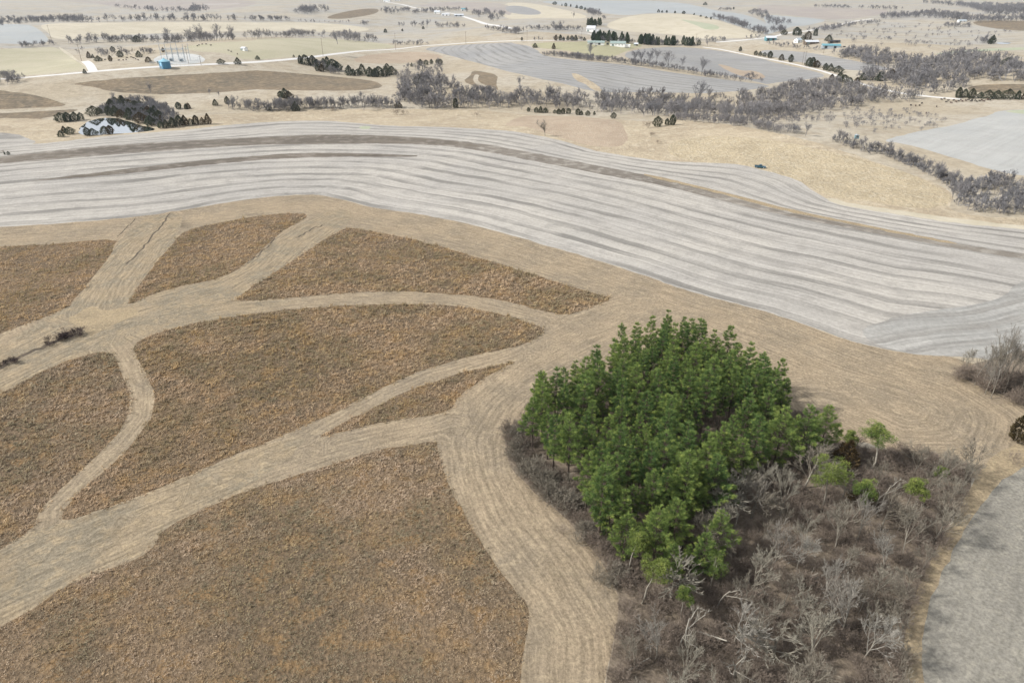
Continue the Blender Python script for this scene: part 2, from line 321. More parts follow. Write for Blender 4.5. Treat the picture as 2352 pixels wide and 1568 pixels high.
zone('field', 'pinkish', 'pinkish grass patch by the lone pale tree', 3, [(-60, 1120), (100, 1050), (400, 1060), (640, 1062), (820, 1085), (1000, 1100), (1085, 1312), (850, 1355), (560, 1290), (300, 1210), (120, 1150), (-60, 1150)])
zone('field', 'golden', 'golden bunch grass hill behind the parked pickup', 0, [(1520, 335), (1600, 312), (1700, 314), (1800, 326), (1900, 346), (2000, 371), (2100, 402), (2180, 442), (2185, 468), (2120, 482), (2000, 463), (1900, 452), (1860, 428), (1800, 403), (1700, 379), (1620, 374), (1560, 366)])
zone('pond', 'water', 'still farm pond reflecting the white sky among cedars', 1, [(700, 1205), (770, 1120), (880, 1080), (1050, 1072), (1200, 1115), (1330, 1155), (1430, 1178), (1380, 1195), (1200, 1212), (1000, 1222), (760, 1238)])
zone('field', 'stubble', 'corner of pale stubble field beyond the grass point', 1, [(-250, 1205), (0, 1208), (150, 1222), (280, 1270), (345, 1308), (200, 1322), (-250, 1345)], 'main')
LOW = [(-90, 529), (0, 522), (100, 516), (200, 508), (300, 500), (388, 488), (480, 472), (560, 459), (640, 450), (720, 447), (760, 452), (800, 462), (850, 476), (920, 486), (1000, 498), (1100, 520), (1200, 548), (1300, 577), (1400, 607), (1480, 632), (1560, 662), (1650, 688), (1750, 712), (1850, 745), (1950, 783), (2050, 806), (2120, 816), (2185, 818), (2260, 822), (2420, 850)]
UP = [(-90, 345), (0, 336), (60, 331), (101, 330), (200, 318), (300, 308), (380, 302), (440, 297), (495, 290), (540, 286), (640, 279), (740, 277), (800, 281), (900, 290), (1000, 291), (1100, 296), (1180, 302), (1253, 315), (1300, 325), (1360, 345), (1400, 352), (1480, 365), (1560, 372), (1650, 375), (1700, 378), (1760, 392), (1830, 412), (1870, 440), (1910, 463), (1960, 475), (2100, 497), (2200, 512), (2290, 520), (2352, 526), (2420, 534)]
zone('stubble_field', 'stubble', 'broad pale stubble field with curving contour rows', 0, LOW + UP[::-1], 'main', 1)
zone('field', 'headland', 'turning headland of pale stubble beside the bare trees', 0, [(1960, 765), (2060, 724), (2200, 705), (2290, 690), (2352, 640), (2440, 600), (2440, 850), (2260, 821), (2185, 817), (2120, 815), (2050, 805)], 'head')
zone('field', 'soil', 'long dark strip of bare soil curving across the stubble', 0, [(-90, 372), (0, 360), (100, 348), (200, 338), (400, 324), (600, 314), (750, 308), (900, 312), (1000, 318), (1100, 329), (1200, 347), (1300, 366), (1400, 386), (1500, 405), (1600, 428), (1700, 453), (1800, 479), (1900, 500), (2000, 521), (2100, 541), (2200, 560), (2420, 592), (2420, 606), (2200, 571), (2100, 553), (2000, 534), (1900, 514), (1800, 495), (1700, 472), (1600, 445), (1500, 422), (1400, 404), (1300, 384), (1200, 365), (1100, 345), (1000, 333), (900, 330), (750, 331), (600, 332), (400, 345), (200, 360), (100, 369), (0, 376), (-90, 386)], 'main', 1)
zone('field', 'dark_soil', 'darker bare stretch of the soil strip at its wide end', 0, [(-90, 374), (100, 352), (200, 342), (400, 327), (600, 316), (750, 309), (900, 313), (1020, 322), (1100, 333), (1090, 338), (1000, 331), (900, 329), (750, 331), (600, 331), (400, 342), (200, 356), (100, 366), (-90, 383)], 'main', 1)
zone('field', 'straw', 'thin straw grass edge along the dark soil strip', 0, [(1480, 398), (1600, 426), (1700, 451), (1800, 477), (1900, 498), (2000, 519), (2100, 539), (2200, 558), (2200, 562), (2100, 544), (2000, 524), (1900, 504), (1800, 484), (1700, 457), (1600, 431), (1480, 404)], None, 1)
zone('field', 'dark_soil', 'shorter dark soil strip inside the stubble rows', 0, [(60, 416), (250, 393), (400, 375), (600, 356), (750, 350), (960, 356), (955, 361), (750, 360), (600, 366), (400, 387), (250, 403), (110, 414)], 'main', 1)
zone('field', 'winter_green', 'small green smear at the far edge of the stubble', 2, [(930, 1160), (990, 1148), (1050, 1155), (1040, 1175), (960, 1178)])
zone('field', 'cream', 'pale straw margin along the far edge of the stubble', 0, [(1895, 452), (1960, 468), (2100, 489), (2290, 513), (2420, 526), (2420, 534), (2290, 521), (2200, 513), (2100, 498), (1960, 477), (1910, 465)], None, 1)
# foreground
zone('mown_ground', 'mown', 'mown tan grass lanes winding between the brown patches', 0, LOW[:-2] + [(2230, 835), (2420, 880), (2420, 1100), (2300, 1120), (2240, 1100), (2160, 1060), (1920, 1000), (1700, 1100), (1430, 1400), (1400, 1500), (1380, 1640), (1380, 1800), (-200, 1800), (-200, 540)], 'mown', 1)
zone('waterway', 'waterway', 'greyish mown grass waterway crossing the slope', 0, [(-90, 850), (0, 790), (80, 745), (158, 705), (200, 660), (260, 570), (320, 505), (388, 490), (420, 490), (412, 540), (360, 600), (300, 700), (350, 676), (470, 648), (560, 610), (620, 560), (690, 512), (760, 480), (815, 490), (790, 522), (750, 548), (640, 622), (535, 695), (620, 690), (700, 690), (600, 716), (420, 748), (310, 785), (258, 800), (127, 836), (0, 907), (-90, 950)], 'mown', 1)
zone('waterway', 'waterway', 'wide greyish mown lane at the lower edge', 0, [(-120, 1330), (0, 1266), (75, 1218), (140, 1200), (320, 1142), (480, 1072), (640, 1008), (720, 1010), (560, 1125), (375, 1214), (350, 1262), (230, 1310), (80, 1394), (0, 1438), (-120, 1500)], 'mown', 1)
zone('field', 'straw', 'pale trampled straw bed at the fork of the waterway', 0, [(150, 735), (185, 715), (215, 700), (235, 715), (290, 705), (330, 715), (260, 745), (235, 760), (205, 775), (190, 750)], None, 1)
PR = {}
PR['upper left'] = [(-120, 572), (0, 566), (80, 563), (160, 557), (268, 548), (262, 570), (240, 600), (200, 655), (170, 690), (158, 705), (80, 737), (0, 765), (-120, 815)]
PR['hook'] = [(425, 528), (500, 512), (580, 497), (650, 490), (695, 490), (707, 497), (690, 510), (640, 535), (612, 565), (590, 585), (560, 610), (520, 632), (470, 648), (420, 655), (350, 675), (292, 702), (300, 680), (330, 640), (370, 590), (400, 555)]
PR['wedge'] = [(800, 522), (880, 535), (960, 552), (1040, 575), (1120, 598), (1200, 622), (1280, 648), (1360, 672), (1412, 686), (1370, 700), (1300, 725), (1250, 715), (1190, 697), (1100, 680), (1000, 672), (900, 668), (800, 672), (700, 680), (620, 688), (535, 693), (560, 672), (590, 650), (640, 620), (700, 580), (750, 548), (780, 530)]
PR['centre'] = [(303, 790), (345, 770), (420, 748), (500, 732), (600, 718), (700, 708), (800, 701), (900, 698), (1000, 699), (1080, 706), (1150, 722), (1200, 735), (1258, 757), (1220, 785), (1180, 797), (1100, 812), (1000, 840), (940, 860), (880, 890), (820, 920), (760, 952), (700, 975), (640, 1005), (560, 1035), (480, 1070), (400, 1105), (320, 1140), (220, 1175), (138, 1198), (142, 1180), (170, 1140), (210, 1105), (270, 1055), (320, 1000), (352, 950), (356, 905), (340, 870), (318, 830)]
PR['left'] = [(-120, 965), (0, 906), (127, 835), (259, 799), (275, 850), (300, 905), (302, 935), (280, 985), (240, 1030), (170, 1095), (110, 1150), (85, 1185), (75, 1215), (0, 1262), (-120, 1325)]
PR['sliver'] = [(1195, 827), (1140, 838), (1080, 850), (1000, 875), (930, 900), (870, 930), (800, 965), (715, 1010), (800, 988), (900, 965), (980, 955), (1030, 945), (1060, 905), (1110, 868), (1160, 842)]
PR['bottom'] = [(1005, 1010), (940, 1022), (860, 1035), (780, 1060), (700, 1085), (600, 1115), (520, 1145), (450, 1175), (375, 1215), (360, 1240), (345, 1265), (300, 1290), (230, 1312), (150, 1345), (80, 1395), (0, 1440), (-120, 1505), (-160, 1740), (1182, 1740), (1190, 1620), (1200, 1500), (1218, 1420), (1212, 1385), (1180, 1350), (1120, 1270), (1060, 1170), (1020, 1090), (1005, 1030)]
PLAB = {'upper left': 'brown prairie patch beside the upper arm of the waterway', 'hook': 'hooked brown prairie patch between two arms of the waterway', 'wedge': 'orange brown wedge of prairie under the stubble edge',
        'centre': 'large central brown prairie patch ringed by mown lanes', 'left': 'brown prairie patch beside the narrow curved mown lane', 'sliver': 'thin sliver of brown prairie between two mown lanes', 'bottom': 'biggest brown prairie patch below the wide mown lane'}
for kx in PR: zone('prairie', 'prairie', PLAB[kx] + ', its soil', 0, PR[kx], None, 1)
WOODG = [(1165, 985), (1155, 1020), (1170, 1070), (1225, 1130), (1290, 1180), (1330, 1225), (1372, 1275), (1405, 1330), (1425, 1380), (1410, 1470), (1390, 1568), (1370, 1800), (2125, 1800), (2105, 1640), (2085, 1568), (2080, 1490), (2085, 1430), (2110, 1350), (2160, 1240), (2215, 1150), (2240, 1090), (2190, 1060), (2080, 1040), (1990, 1030), (1900, 1010), (1800, 920), (1700, 850), (1620, 800), (1540, 790), (1420, 840), (1310, 890), (1220, 940)]
zone('woodland_floor', 'litter', 'brown leaf litter under the pines and bare trees', 0, WOODG, None, 1)
zone('verge', 'straw', 'yellow straw verge between the bare wood and grey field', 0, [(2300, 1030), (2420, 1000), (2420, 1100), (2320, 1120), (2270, 1180), (2220, 1255), (2180, 1340), (2150, 1410), (2140, 1490), (2150, 1568), (2160, 1640), (2180, 1800), (2122, 1800), (2100, 1640), (2080, 1568), (2076, 1490), (2082, 1430), (2110, 1345), (2155, 1250), (2205, 1165), (2250, 1080)], None, 1)
zone('field', 'grey_stubble', 'smooth grey field beyond the straw verge of the wood', 0, [(2420, 1040), (2352, 1070), (2290, 1110), (2240, 1175), (2195, 1250), (2155, 1335), (2128, 1410), (2115, 1490), (2122, 1568), (2138, 1640), (2155, 1800), (2700, 1800), (2700, 1000)], 'greyg', 1)
zone('woodland_floor', 'litter', 'brushy ground under the bare trees at the stubble corner', 0, [(2185, 850), (2240, 835), (2300, 815), (2420, 790), (2420, 950), (2352, 925), (2300, 905), (2230, 880)], None, 1)
M['grey_light'] = ground_mat('pale_grey_field', (204, 203, 198), (196, 196, 192), (188, 186, 180), 60, 12, 0.4, streak=0.06, across=2.0, along=80, fine=0.07, period=13, pamp=0.35, pcol=(186, 186, 180))
def water_mat():
    t = NT('still_water'); pos = t.n('ShaderNodeNewGeometry').outputs['Position']
    m = t.out((0.012, 0.020, 0.016, 1), 0.04, t.noise(pos, 0.9, 3), 0.004, spec=1.0)
    g = t.n('ShaderNodeBsdfGlossy', Roughness=0.03); g.inputs[0].default_value = (0.95, 0.97, 1.0, 1); mx = t.n('ShaderNodeMixShader', Fac=0.62)
    o = [x for x in t.t.nodes if x.type == 'OUTPUT_MATERIAL'][0]; p = o.inputs[0].links[0].from_socket
    t.t.links.new(p, mx.inputs[1]); t.t.links.new(g.outputs[0], mx.inputs[2]); t.t.links.new(mx.outputs[0], o.inputs[0])
    return m
M['water'] = water_mat()
# roads as ribbons: centre line, half width in metres
def ribbon(k_pts, hw):
    c = np.asarray(k_pts, float); w = unproject(c[:, 0], c[:, 1])[:, :2]
    w = np.concatenate([np.linspace(w[i], w[i + 1], 6, endpoint=False) for i in range(len(w) - 1)] + [w[-1:]])
    for _ in range(3): w[1:-1] = (w[:-2] + 2 * w[1:-1] + w[2:]) / 4
    d = nrm(np.gradient(w, axis=0)); nn = np.stack([-d[:, 1], d[:, 0]], 1) * hw
    return np.concatenate([w + nn, (w - nn)[::-1]])
ROADS = [
    ('road', 'white gravel road running past the grain bin', join((1, [(-120, 730), (120, 716), (250, 706), (500, 685), (840, 655), (1400, 612), (1700, 598), (2000, 584), (2334, 568)]), (2, [(250, 548), (500, 525), (750, 490), (1000, 460), (1500, 418), (1900, 393), (2334, 374)]), (3, [(100, 373), (400, 371), (700, 369), (1000, 366)])), 3.6),
    ('road', 'white gravel road curving down past the roadside cedars', join((3, [(1740, 430), (1900, 450), (2100, 492), (2334, 540)]), (4, [(150, 568), (300, 600), (500, 650), (700, 715), (850, 765), (1000, 808), (1200, 850), (1500, 885), (1760, 905)])), 2.2),
    ('road', 'white gravel road climbing toward the far wooded ridge', join((3, [(1860, 386), (2100, 368), (2334, 345)]), (4, [(120, 322), (300, 290), (500, 250), (780, 195), (950, 172)])), 4.0),
    ('road', 'far white road leading to the distant farmstead', join((2, [(1180, 20), (1350, 45), (1500, 85), (1700, 110), (1850, 135), (2000, 185), (2150, 230), (2334, 265)]), ), 6.0),
    ('driveway', 'short gravel drive off the road to the substation lot', join((1, [(770, 560), (815, 590), (850, 652)]), ), 4.0),
    ('driveway', 'white gravel drive beside the far farm house', join((3, [(600, 300), (690, 305), (760, 330), (740, 370)]), ), 2.5),
    ('driveway', 'far white lane in the upper fields', join((1, [(1850, 42), (2000, 40), (2180, 38)]), ), 6.0),
]

for pts_, hw_, lb_ in (([(391, 489), (372, 517), (350, 545), (325, 576), (290, 606)], 0.55, 'thin eroded gully down the upper waterway arm'), ([(312, 502), (290, 522), (269, 545)], 0.4, 'short eroded gully at the stubble edge'),
                       ([(741, 517), (708, 530), (680, 548)], 0.6, 'eroded gully in the far arm of the waterway'), ([(630, 545), (614, 570), (579, 596)], 0.5, 'eroded gully curling beside the hooked patch'),
                       ([(-80, 880), (0, 845), (56, 814), (117, 789), (167, 769)], 1.2, 'dark brushy gully at the waterway mouth')):
    q_ = np.concatenate([np.linspace(pts_[i_], pts_[i_ + 1], 5, endpoint=False) for i_ in range(len(pts_) - 1)] + [np.array(pts_[-1:])]) + RNG.normal(0, 1.6, (5 * (len(pts_) - 1) + 1, 2))
    ROADS.append(('gully', lb_, q_.tolist(), hw_ * 0.6))

# ------------------------------------------------------------------ rows to follow: distance along and across guide curves
def guide_w(pts, k=0):
    p = O(k, pts); w = unproject(p[:, 0], p[:, 1])[:, :2]
    return np.concatenate([np.linspace(w[i], w[i + 1], 5, endpoint=False) for i in range(len(w) - 1)] + [w[-1:]])
def near(P, G):
    A, B = G[:-1], G[1:]; d = B - A; L = np.linalg.norm(d, axis=1); s0 = np.concatenate([[0], np.cumsum(L)[:-1]])
    best = np.full(len(P), 1e18); al = np.zeros(len(P)); sg = np.zeros(len(P))
    for i in range(len(A)):
        q = P - A[i]; t = np.clip(q @ d[i] / (L[i] ** 2), 0, 1)
        e = q - t[:, None] * d[i]; dist = (e ** 2).sum(1)
        m = dist < best
        best[m] = dist[m]; al[m] = s0[i] + t[m] * L[i]; sg[m] = np.sign(d[i, 0] * q[m, 1] - d[i, 1] * q[m, 0])
    return al, np.sqrt(best) * np.where(sg == 0, 1, sg)
MID = [(-90, 378), (0, 368), (200, 350), (400, 335), (600, 323), (750, 318), (900, 320), (1000, 326), (1100, 337), (1200, 356), (1300, 375), (1400, 395), (1500, 415), (1600, 438), (1700, 466), (1800, 490), (1900, 510), (2100, 550), (2420, 605)]
G = {
    'low': guide_w(LOW), 'mid': guide_w(MID), 'up': guide_w(UP),
    'head': guide_w([(1900, 775), (2000, 765), (2080, 748), (2250, 735), (2440, 690)]),
    'far1': guide_w([(-20, 395), (290, 520), (700, 575), (1100, 615), (1400, 670), (2050, 755), (2400, 800)], 3),
    'far2': guide_w([(900, 540), (1300, 600), (1600, 640), (2050, 700), (2500, 780)], 3),
    'right': guide_w([(1600, 1410), (2300, 1100)], 4), 'greyg': guide_w([(2100, 1568), (2352, 1130)]),
}
MOWN = [guide_w(g) for g in (
    [(-90, 900), (100, 810), (200, 760), (300, 725), (420, 690), (500, 665), (580, 620), (650, 560), (720, 515), (800, 480)],
    [(180, 720), (230, 640), (300, 560), (400, 490)],
    [(400, 735), (500, 710), (700, 693), (900, 683), (1050, 688), (1180, 715), (1290, 745)],
    [(270, 790), (300, 830), (330, 900), (325, 960), (280, 1020), (190, 1095), (110, 1175), (110, 1215)],
    [(-90, 1340), (100, 1240), (300, 1165), (500, 1085), (700, 1010), (800, 950), (900, 895), (1000, 855), (1150, 815), (1250, 770), (1400, 700), (1490, 680)],
    [(-90, 1400), (200, 1270), (400, 1180), (600, 1085), (800, 1020), (1000, 975), (1040, 960)],
    [(1480, 720), (1350, 780), (1220, 850), (1130, 930), (1085, 1010), (1095, 1090), (1140, 1190), (1230, 1310), (1310, 1450), (1320, 1750)],
    [(-90, 555), (300, 522), (700, 470), (850, 500), (1100, 556), (1400, 646), (1700, 740), (1950, 840), (2150, 900), (2230, 950), (2200, 1010), (2080, 1010), (1900, 930)])]
def flow(P, key):
    if key is None: return np.zeros((len(P), 3))
    if key == 'mown':
        best = None
        for g in MOWN:
            al, di = near(P, g)
            if best is None: best = [al, di]
            else:
                m = np.abs(di) < np.abs(best[1]); best[0][m] = al[m]; best[1][m] = di[m]
        al, di = best
    elif key == 'main':
        al, dm = near(P, G['mid']); _, dl = near(P, G['low']); _, du = near(P, G['up'])
        below = dm < 0
        a = np.abs(dm); v1 = a / (a + np.abs(dl) + 1e-6) * 105; v2 = a / (a + np.abs(du) + 1e-6) * 60
        di = np.where(below, -v1, v2)
    else: al, di = near(P, G[key])
    return np.stack([al, di, np.zeros(len(P))], 1)

# ------------------------------------------------------------------ one triangulation of the land, split by zone
def chaikin(p, n):
    p = np.asarray(p, float)
    for _ in range(n):
        q = np.roll(p, -1, 0); p = np.stack([0.75 * p + 0.25 * q, 0.25 * p + 0.75 * q], 1).reshape(-1, 2)
    return p
def build_land():
    rings = 34 * 1.034 ** np.arange(0, 170); ang = np.radians(np.arange(-74, 74.1, 1.0))
    rr, aa = np.meshgrid(rings, ang, indexing='ij')
    jit = RNG.uniform(-0.25, 0.25, rr.shape)
    rr = rr * (1 + 0.034 * jit); aa = aa + np.radians(1.0) * RNG.uniform(-0.25, 0.25, aa.shape)
    pts = np.stack([rr * np.sin(aa), rr * np.cos(aa)], -1).reshape(-1, 2)
    nr = np.stack(np.meshgrid(np.arange(-110, 111, 2.6), np.arange(20, 330, 2.6)), -1).reshape(-1, 2) + RNG.uniform(-0.7, 0.7, (85 * 120, 2)) if False else np.zeros((0, 2))
    pts = np.concatenate([pts, nr]); pts = pts[(pts[:, 1] > -60)]
    verts = [pts]; faces = []; n = len(pts); polys = []
    for (name, mat, label, p, g, sm) in Z:
        q = chaikin(p, sm)
        d = np.linalg.norm(np.roll(q, -1, 0) - q, axis=1)
        dense = []
        for i in range(len(q)):
            k = max(1, int(d[i] / 14)); dense.append(np.linspace(q[i], q[(i + 1) % len(q)], k, endpoint=False))
        q = np.concatenate(dense)
        w = unproject(q[:, 0], q[:, 1])[:, :2]
        dist = np.linalg.norm(w, axis=1)[:, None]
        w = w + RNG.normal(size=w.shape) * np.minimum(0.0010 * dist, 0.4)
        polys.append(w)
    meta = [(z[0], z[1], z[2], z[4]) for z in Z]
    for (name, label, c, hw) in ROADS:
        polys.append(ribbon(c, hw)); meta.append((name, 'gully' if name == 'gully' else 'gravel', label, None))
    for w in polys:
        x_, y_ = w[:, 0], w[:, 1]
        if (x_ * np.roll(y_, -1) - np.roll(x_, -1) * y_).sum() < 0: w = w[::-1]
        verts.append(w); faces.append(list(range(n, n + len(w)))); n += len(w)
    allv = np.concatenate(verts)
    v2, _, f2, _, _, of = delaunay_2d_cdt([Vector(p) for p in allv], [], faces, 0, 1e-5, True)
    P = np.array([tuple(v) for v in v2]); F = np.array([list(f) for f in f2], int)
    a, b, c = P[F[:, 0]], P[F[:, 1]], P[F[:, 2]]
    cr = (b[:, 0] - a[:, 0]) * (c[:, 1] - a[:, 1]) - (b[:, 1] - a[:, 1]) * (c[:, 0] - a[:, 0])
    F[cr < 0] = F[cr < 0][:, [0, 2, 1]]
    top = np.array([max(o) if len(o) else -1 for o in of])
    H = hgt(P[:, 0], P[:, 1])
    fr = np.hypot(*P[F].mean(1).T)
    land = [('ground', 'ground', 'dry pale winter pasture between the fields', None, (top == -1) & (fr < 1250)), ('terrain', 'far_land', 'far rolling farmland fading to the horizon', None, (top == -1) & (fr >= 1250))]
    land += [(m[0], m[1], m[2], m[3], top == i) for i, m in enumerate(meta)]
    for name, mat, label, g, sel in land:
        f = F[sel]
        if not len(f): continue
        u, inv = np.unique(f, return_inverse=True)
        V = np.column_stack([P[u], H[u]])
        if mat == 'water': V[:, 2] = np.median(V[:, 2]) if True else V[:, 2]
        me = tri_mesh(name, V, inv.reshape(-1, 3), smooth=True)
        at_ = me.attributes.new('flow', 'FLOAT_VECTOR', 'POINT')
        at_.data.foreach_set('vector', flow(P[u], g).astype(np.float32).ravel())
        o = link(name, me, M[mat]); tag(o, label, None, None, 'structure')
build_land()

def inside(P, poly):
    x, y = P[:, 0], P[:, 1]; r = np.zeros(len(P), bool); n = len(poly)
    for i in range(n):
        x1, y1 = poly[i]; x2, y2 = poly[(i + 1) % n]
        c = ((y1 > y) != (y2 > y)) & (x < (x2 - x1) * (y - y1) / (y2 - y1 + 1e-12) + x1)
        r ^= c
    return r
def wpoly(k, pts):
    p = O(k, pts); return unproject(p[:, 0], p[:, 1])[:, :2]
def scatter(poly, spacing, rng, n=None, tries=60000):
    lo, hi = poly.min(0), poly.max(0)
    c = rng.uniform(lo, hi, (tries, 2)); c = c[inside(c, poly)]
    if n is None:
        out = []; cell = {}
        for p in c:
            key = (int(p[0] // spacing), int(p[1] // spacing)); ok = True
            for i in (-1, 0, 1):
                for j in (-1, 0, 1):
                    for q in cell.get((key[0] + i, key[1] + j), ()):
                        if (q[0] - p[0]) ** 2 + (q[1] - p[1]) ** 2 < spacing ** 2: ok = False
            if ok: cell.setdefault(key, []).append(p); out.append(p)
        return np.array(out)
    return c[:n]
def g3(p): return (float(p[0]), float(p[1]), float(hgt(p[0], p[1])))

# ------------------------------------------------------------------ prairie grass (stuff): real tufts over the brown patches
def tuft_mat(name, hue):
    t = NT(name); pos = t.n('ShaderNodeNewGeometry').outputs['Position']
    a = t.mix(t.ramp(t.noise(pos, 1 / 24, 4), 0.43, 0.57), srgb(212, 190, 164), srgb(176, 163, 136))
    a = t.mix(t.ramp(t.noise(pos, 1 / 7, 5, 0.65), 0.46, 0.64, 0, 0.7), a, srgb(214, 187, 144))
    a = t.mix(t.ramp(t.noise(pos, 1 / 3.2, 4, 0.6), 0.54, 0.68, 0, 0.6), a, srgb(142, 138, 118))
    a = t.mix(1.0, a, hue, 'MULTIPLY')
    tint = t.n('ShaderNodeAttribute', _attribute_name='tint').outputs['Fac']
    return t.out(t.scale_col(a, t.ramp(tint, 0, 1, 1.15, 1.5)), 0.9, transl=0.35, spec=0.1)
M['grass'] = tuft_mat('straw_tufts', (1.0, 1.0, 1.0, 1)); M['russet_grass'] = tuft_mat('russet_tufts', (1.0, 0.965, 0.905, 1))
def grass(name, poly, label, rng, mat='grass'):
    lo, hi = poly.min(0), poly.max(0); lo[1] = max(lo[1], 48)
    n = int((hi[0] - lo[0]) * (hi[1] - lo[1]) * 7.0)
    c = rng.uniform(lo, hi, (n, 2)); d = np.hypot(c[:, 0], c[:, 1])
    c = c[(rng.random(n) < np.clip((105 / d) ** 2.2, 0.08, 1)) & (np.abs(c[:, 0]) < 1.2 * c[:, 1] + 10) & ((np.abs(c[:, 0]) < 0.92 * c[:, 1] + 6) | (rng.random(n) < 0.6))]
    c = c[inside(c + rng.normal(0, 0.45, c.shape), poly)]
    d = np.hypot(c[:, 0], c[:, 1]); m = len(c); nb = 5
    cl = np.sin(c[:, 0] * 1.3 + 3 * np.sin(c[:, 1] * 0.31)) * np.sin(c[:, 1] * 1.2 + 2 * np.sin(c[:, 0] * 0.27)) * 0.5 + 0.5
    sz = np.clip(d / 105, 0.68, 1.9) * (0.7 + 0.55 * cl) * rng.uniform(0.7, 1.25, m)
    base = np.column_stack([c, hgt(c[:, 0], c[:, 1]) - 0.03])
    P = np.repeat(base, nb, 0) + np.column_stack([rng.normal(0, 0.12, (m * nb, 2)) * np.repeat(sz, nb)[:, None], np.zeros(m * nb)])
    a = rng.uniform(0, 2 * np.pi, m * nb); up_ = np.repeat(np.where(rng.random(m) < 0.14, 1.0, 0.38), nb); ln = rng.uniform(0.2, 0.8, m * nb) * np.where(up_ > 0.9, 0.55, 1.0)
    D = np.column_stack([np.cos(a) * ln + 0.2, np.sin(a) * ln - 0.1, up_]) * (np.repeat(sz, nb) * rng.uniform(0.4, 0.75, m * nb))[:, None]
    tm = TM(); blades(tm, P, D, 0.14 * np.repeat(sz, nb), rng, np.repeat(np.clip(0.2 + 0.4 * cl + rng.normal(0, 0.16, m), 0, 1), nb), flat=True)
    o = link(name, tm.mesh(name), M[mat]); tag(o, label, 'grass', None, 'stuff')
GL = {'upper left': 'tall dry grass on the patch beside the upper waterway arm', 'hook': 'tall dry grass on the hooked patch between waterway arms', 'wedge': 'orange dry grass on the wedge under the stubble edge', 'centre': 'tall dry brown grass on the large central patch', 'left': 'tall dry grass beside the narrow curved mown lane', 'sliver': 'tall dry grass on the thin sliver between lanes', 'bottom': 'coarse tufted brown grass filling the biggest near patch'}
for kx in PR: grass('grass', wpoly(0, chaikin(PR[kx], 1)), GL[kx], RNG, 'grass' if kx in ('bottom', 'left') else 'russet_grass')

# ------------------------------------------------------------------ trees: prototypes
M['bark_pine'] = bark_mat('pine_bark', (112, 98, 86), (96, 86, 78))
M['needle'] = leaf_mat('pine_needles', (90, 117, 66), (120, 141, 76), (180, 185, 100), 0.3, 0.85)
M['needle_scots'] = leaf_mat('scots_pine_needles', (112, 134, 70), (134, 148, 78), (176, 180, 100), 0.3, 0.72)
M['cedar'] = leaf_mat('cedar_foliage', (90, 102, 80), (102, 106, 82), (126, 122, 90), 0.2)
M['rust'] = leaf_mat('rusty_cedar_foliage', (98, 88, 60), (110, 92, 62), (126, 106, 74), 0.15)
M['bark_pale'] = bark_mat('pale_bark', (174, 167, 153), (146, 138, 125))
M['twig'] = bark_mat('bare_twigs', (174, 168, 152), (152, 143, 128))
M['twig_pale'] = bark_mat('pale_twigs', (178, 173, 162), (162, 155, 144))
M['twig_far'] = bark_mat('far_bare_twigs', (148, 148, 152), (168, 164, 163))
M['brush'] = bark_mat('brush_twigs', (168, 153, 138), (152, 138, 125))
M['dark_brush'] = bark_mat('dark_brush_twigs', (104, 88, 86), (92, 78, 76))
M['dead'] = bark_mat('bleached_wood', (184, 178, 165), (168, 161, 148))

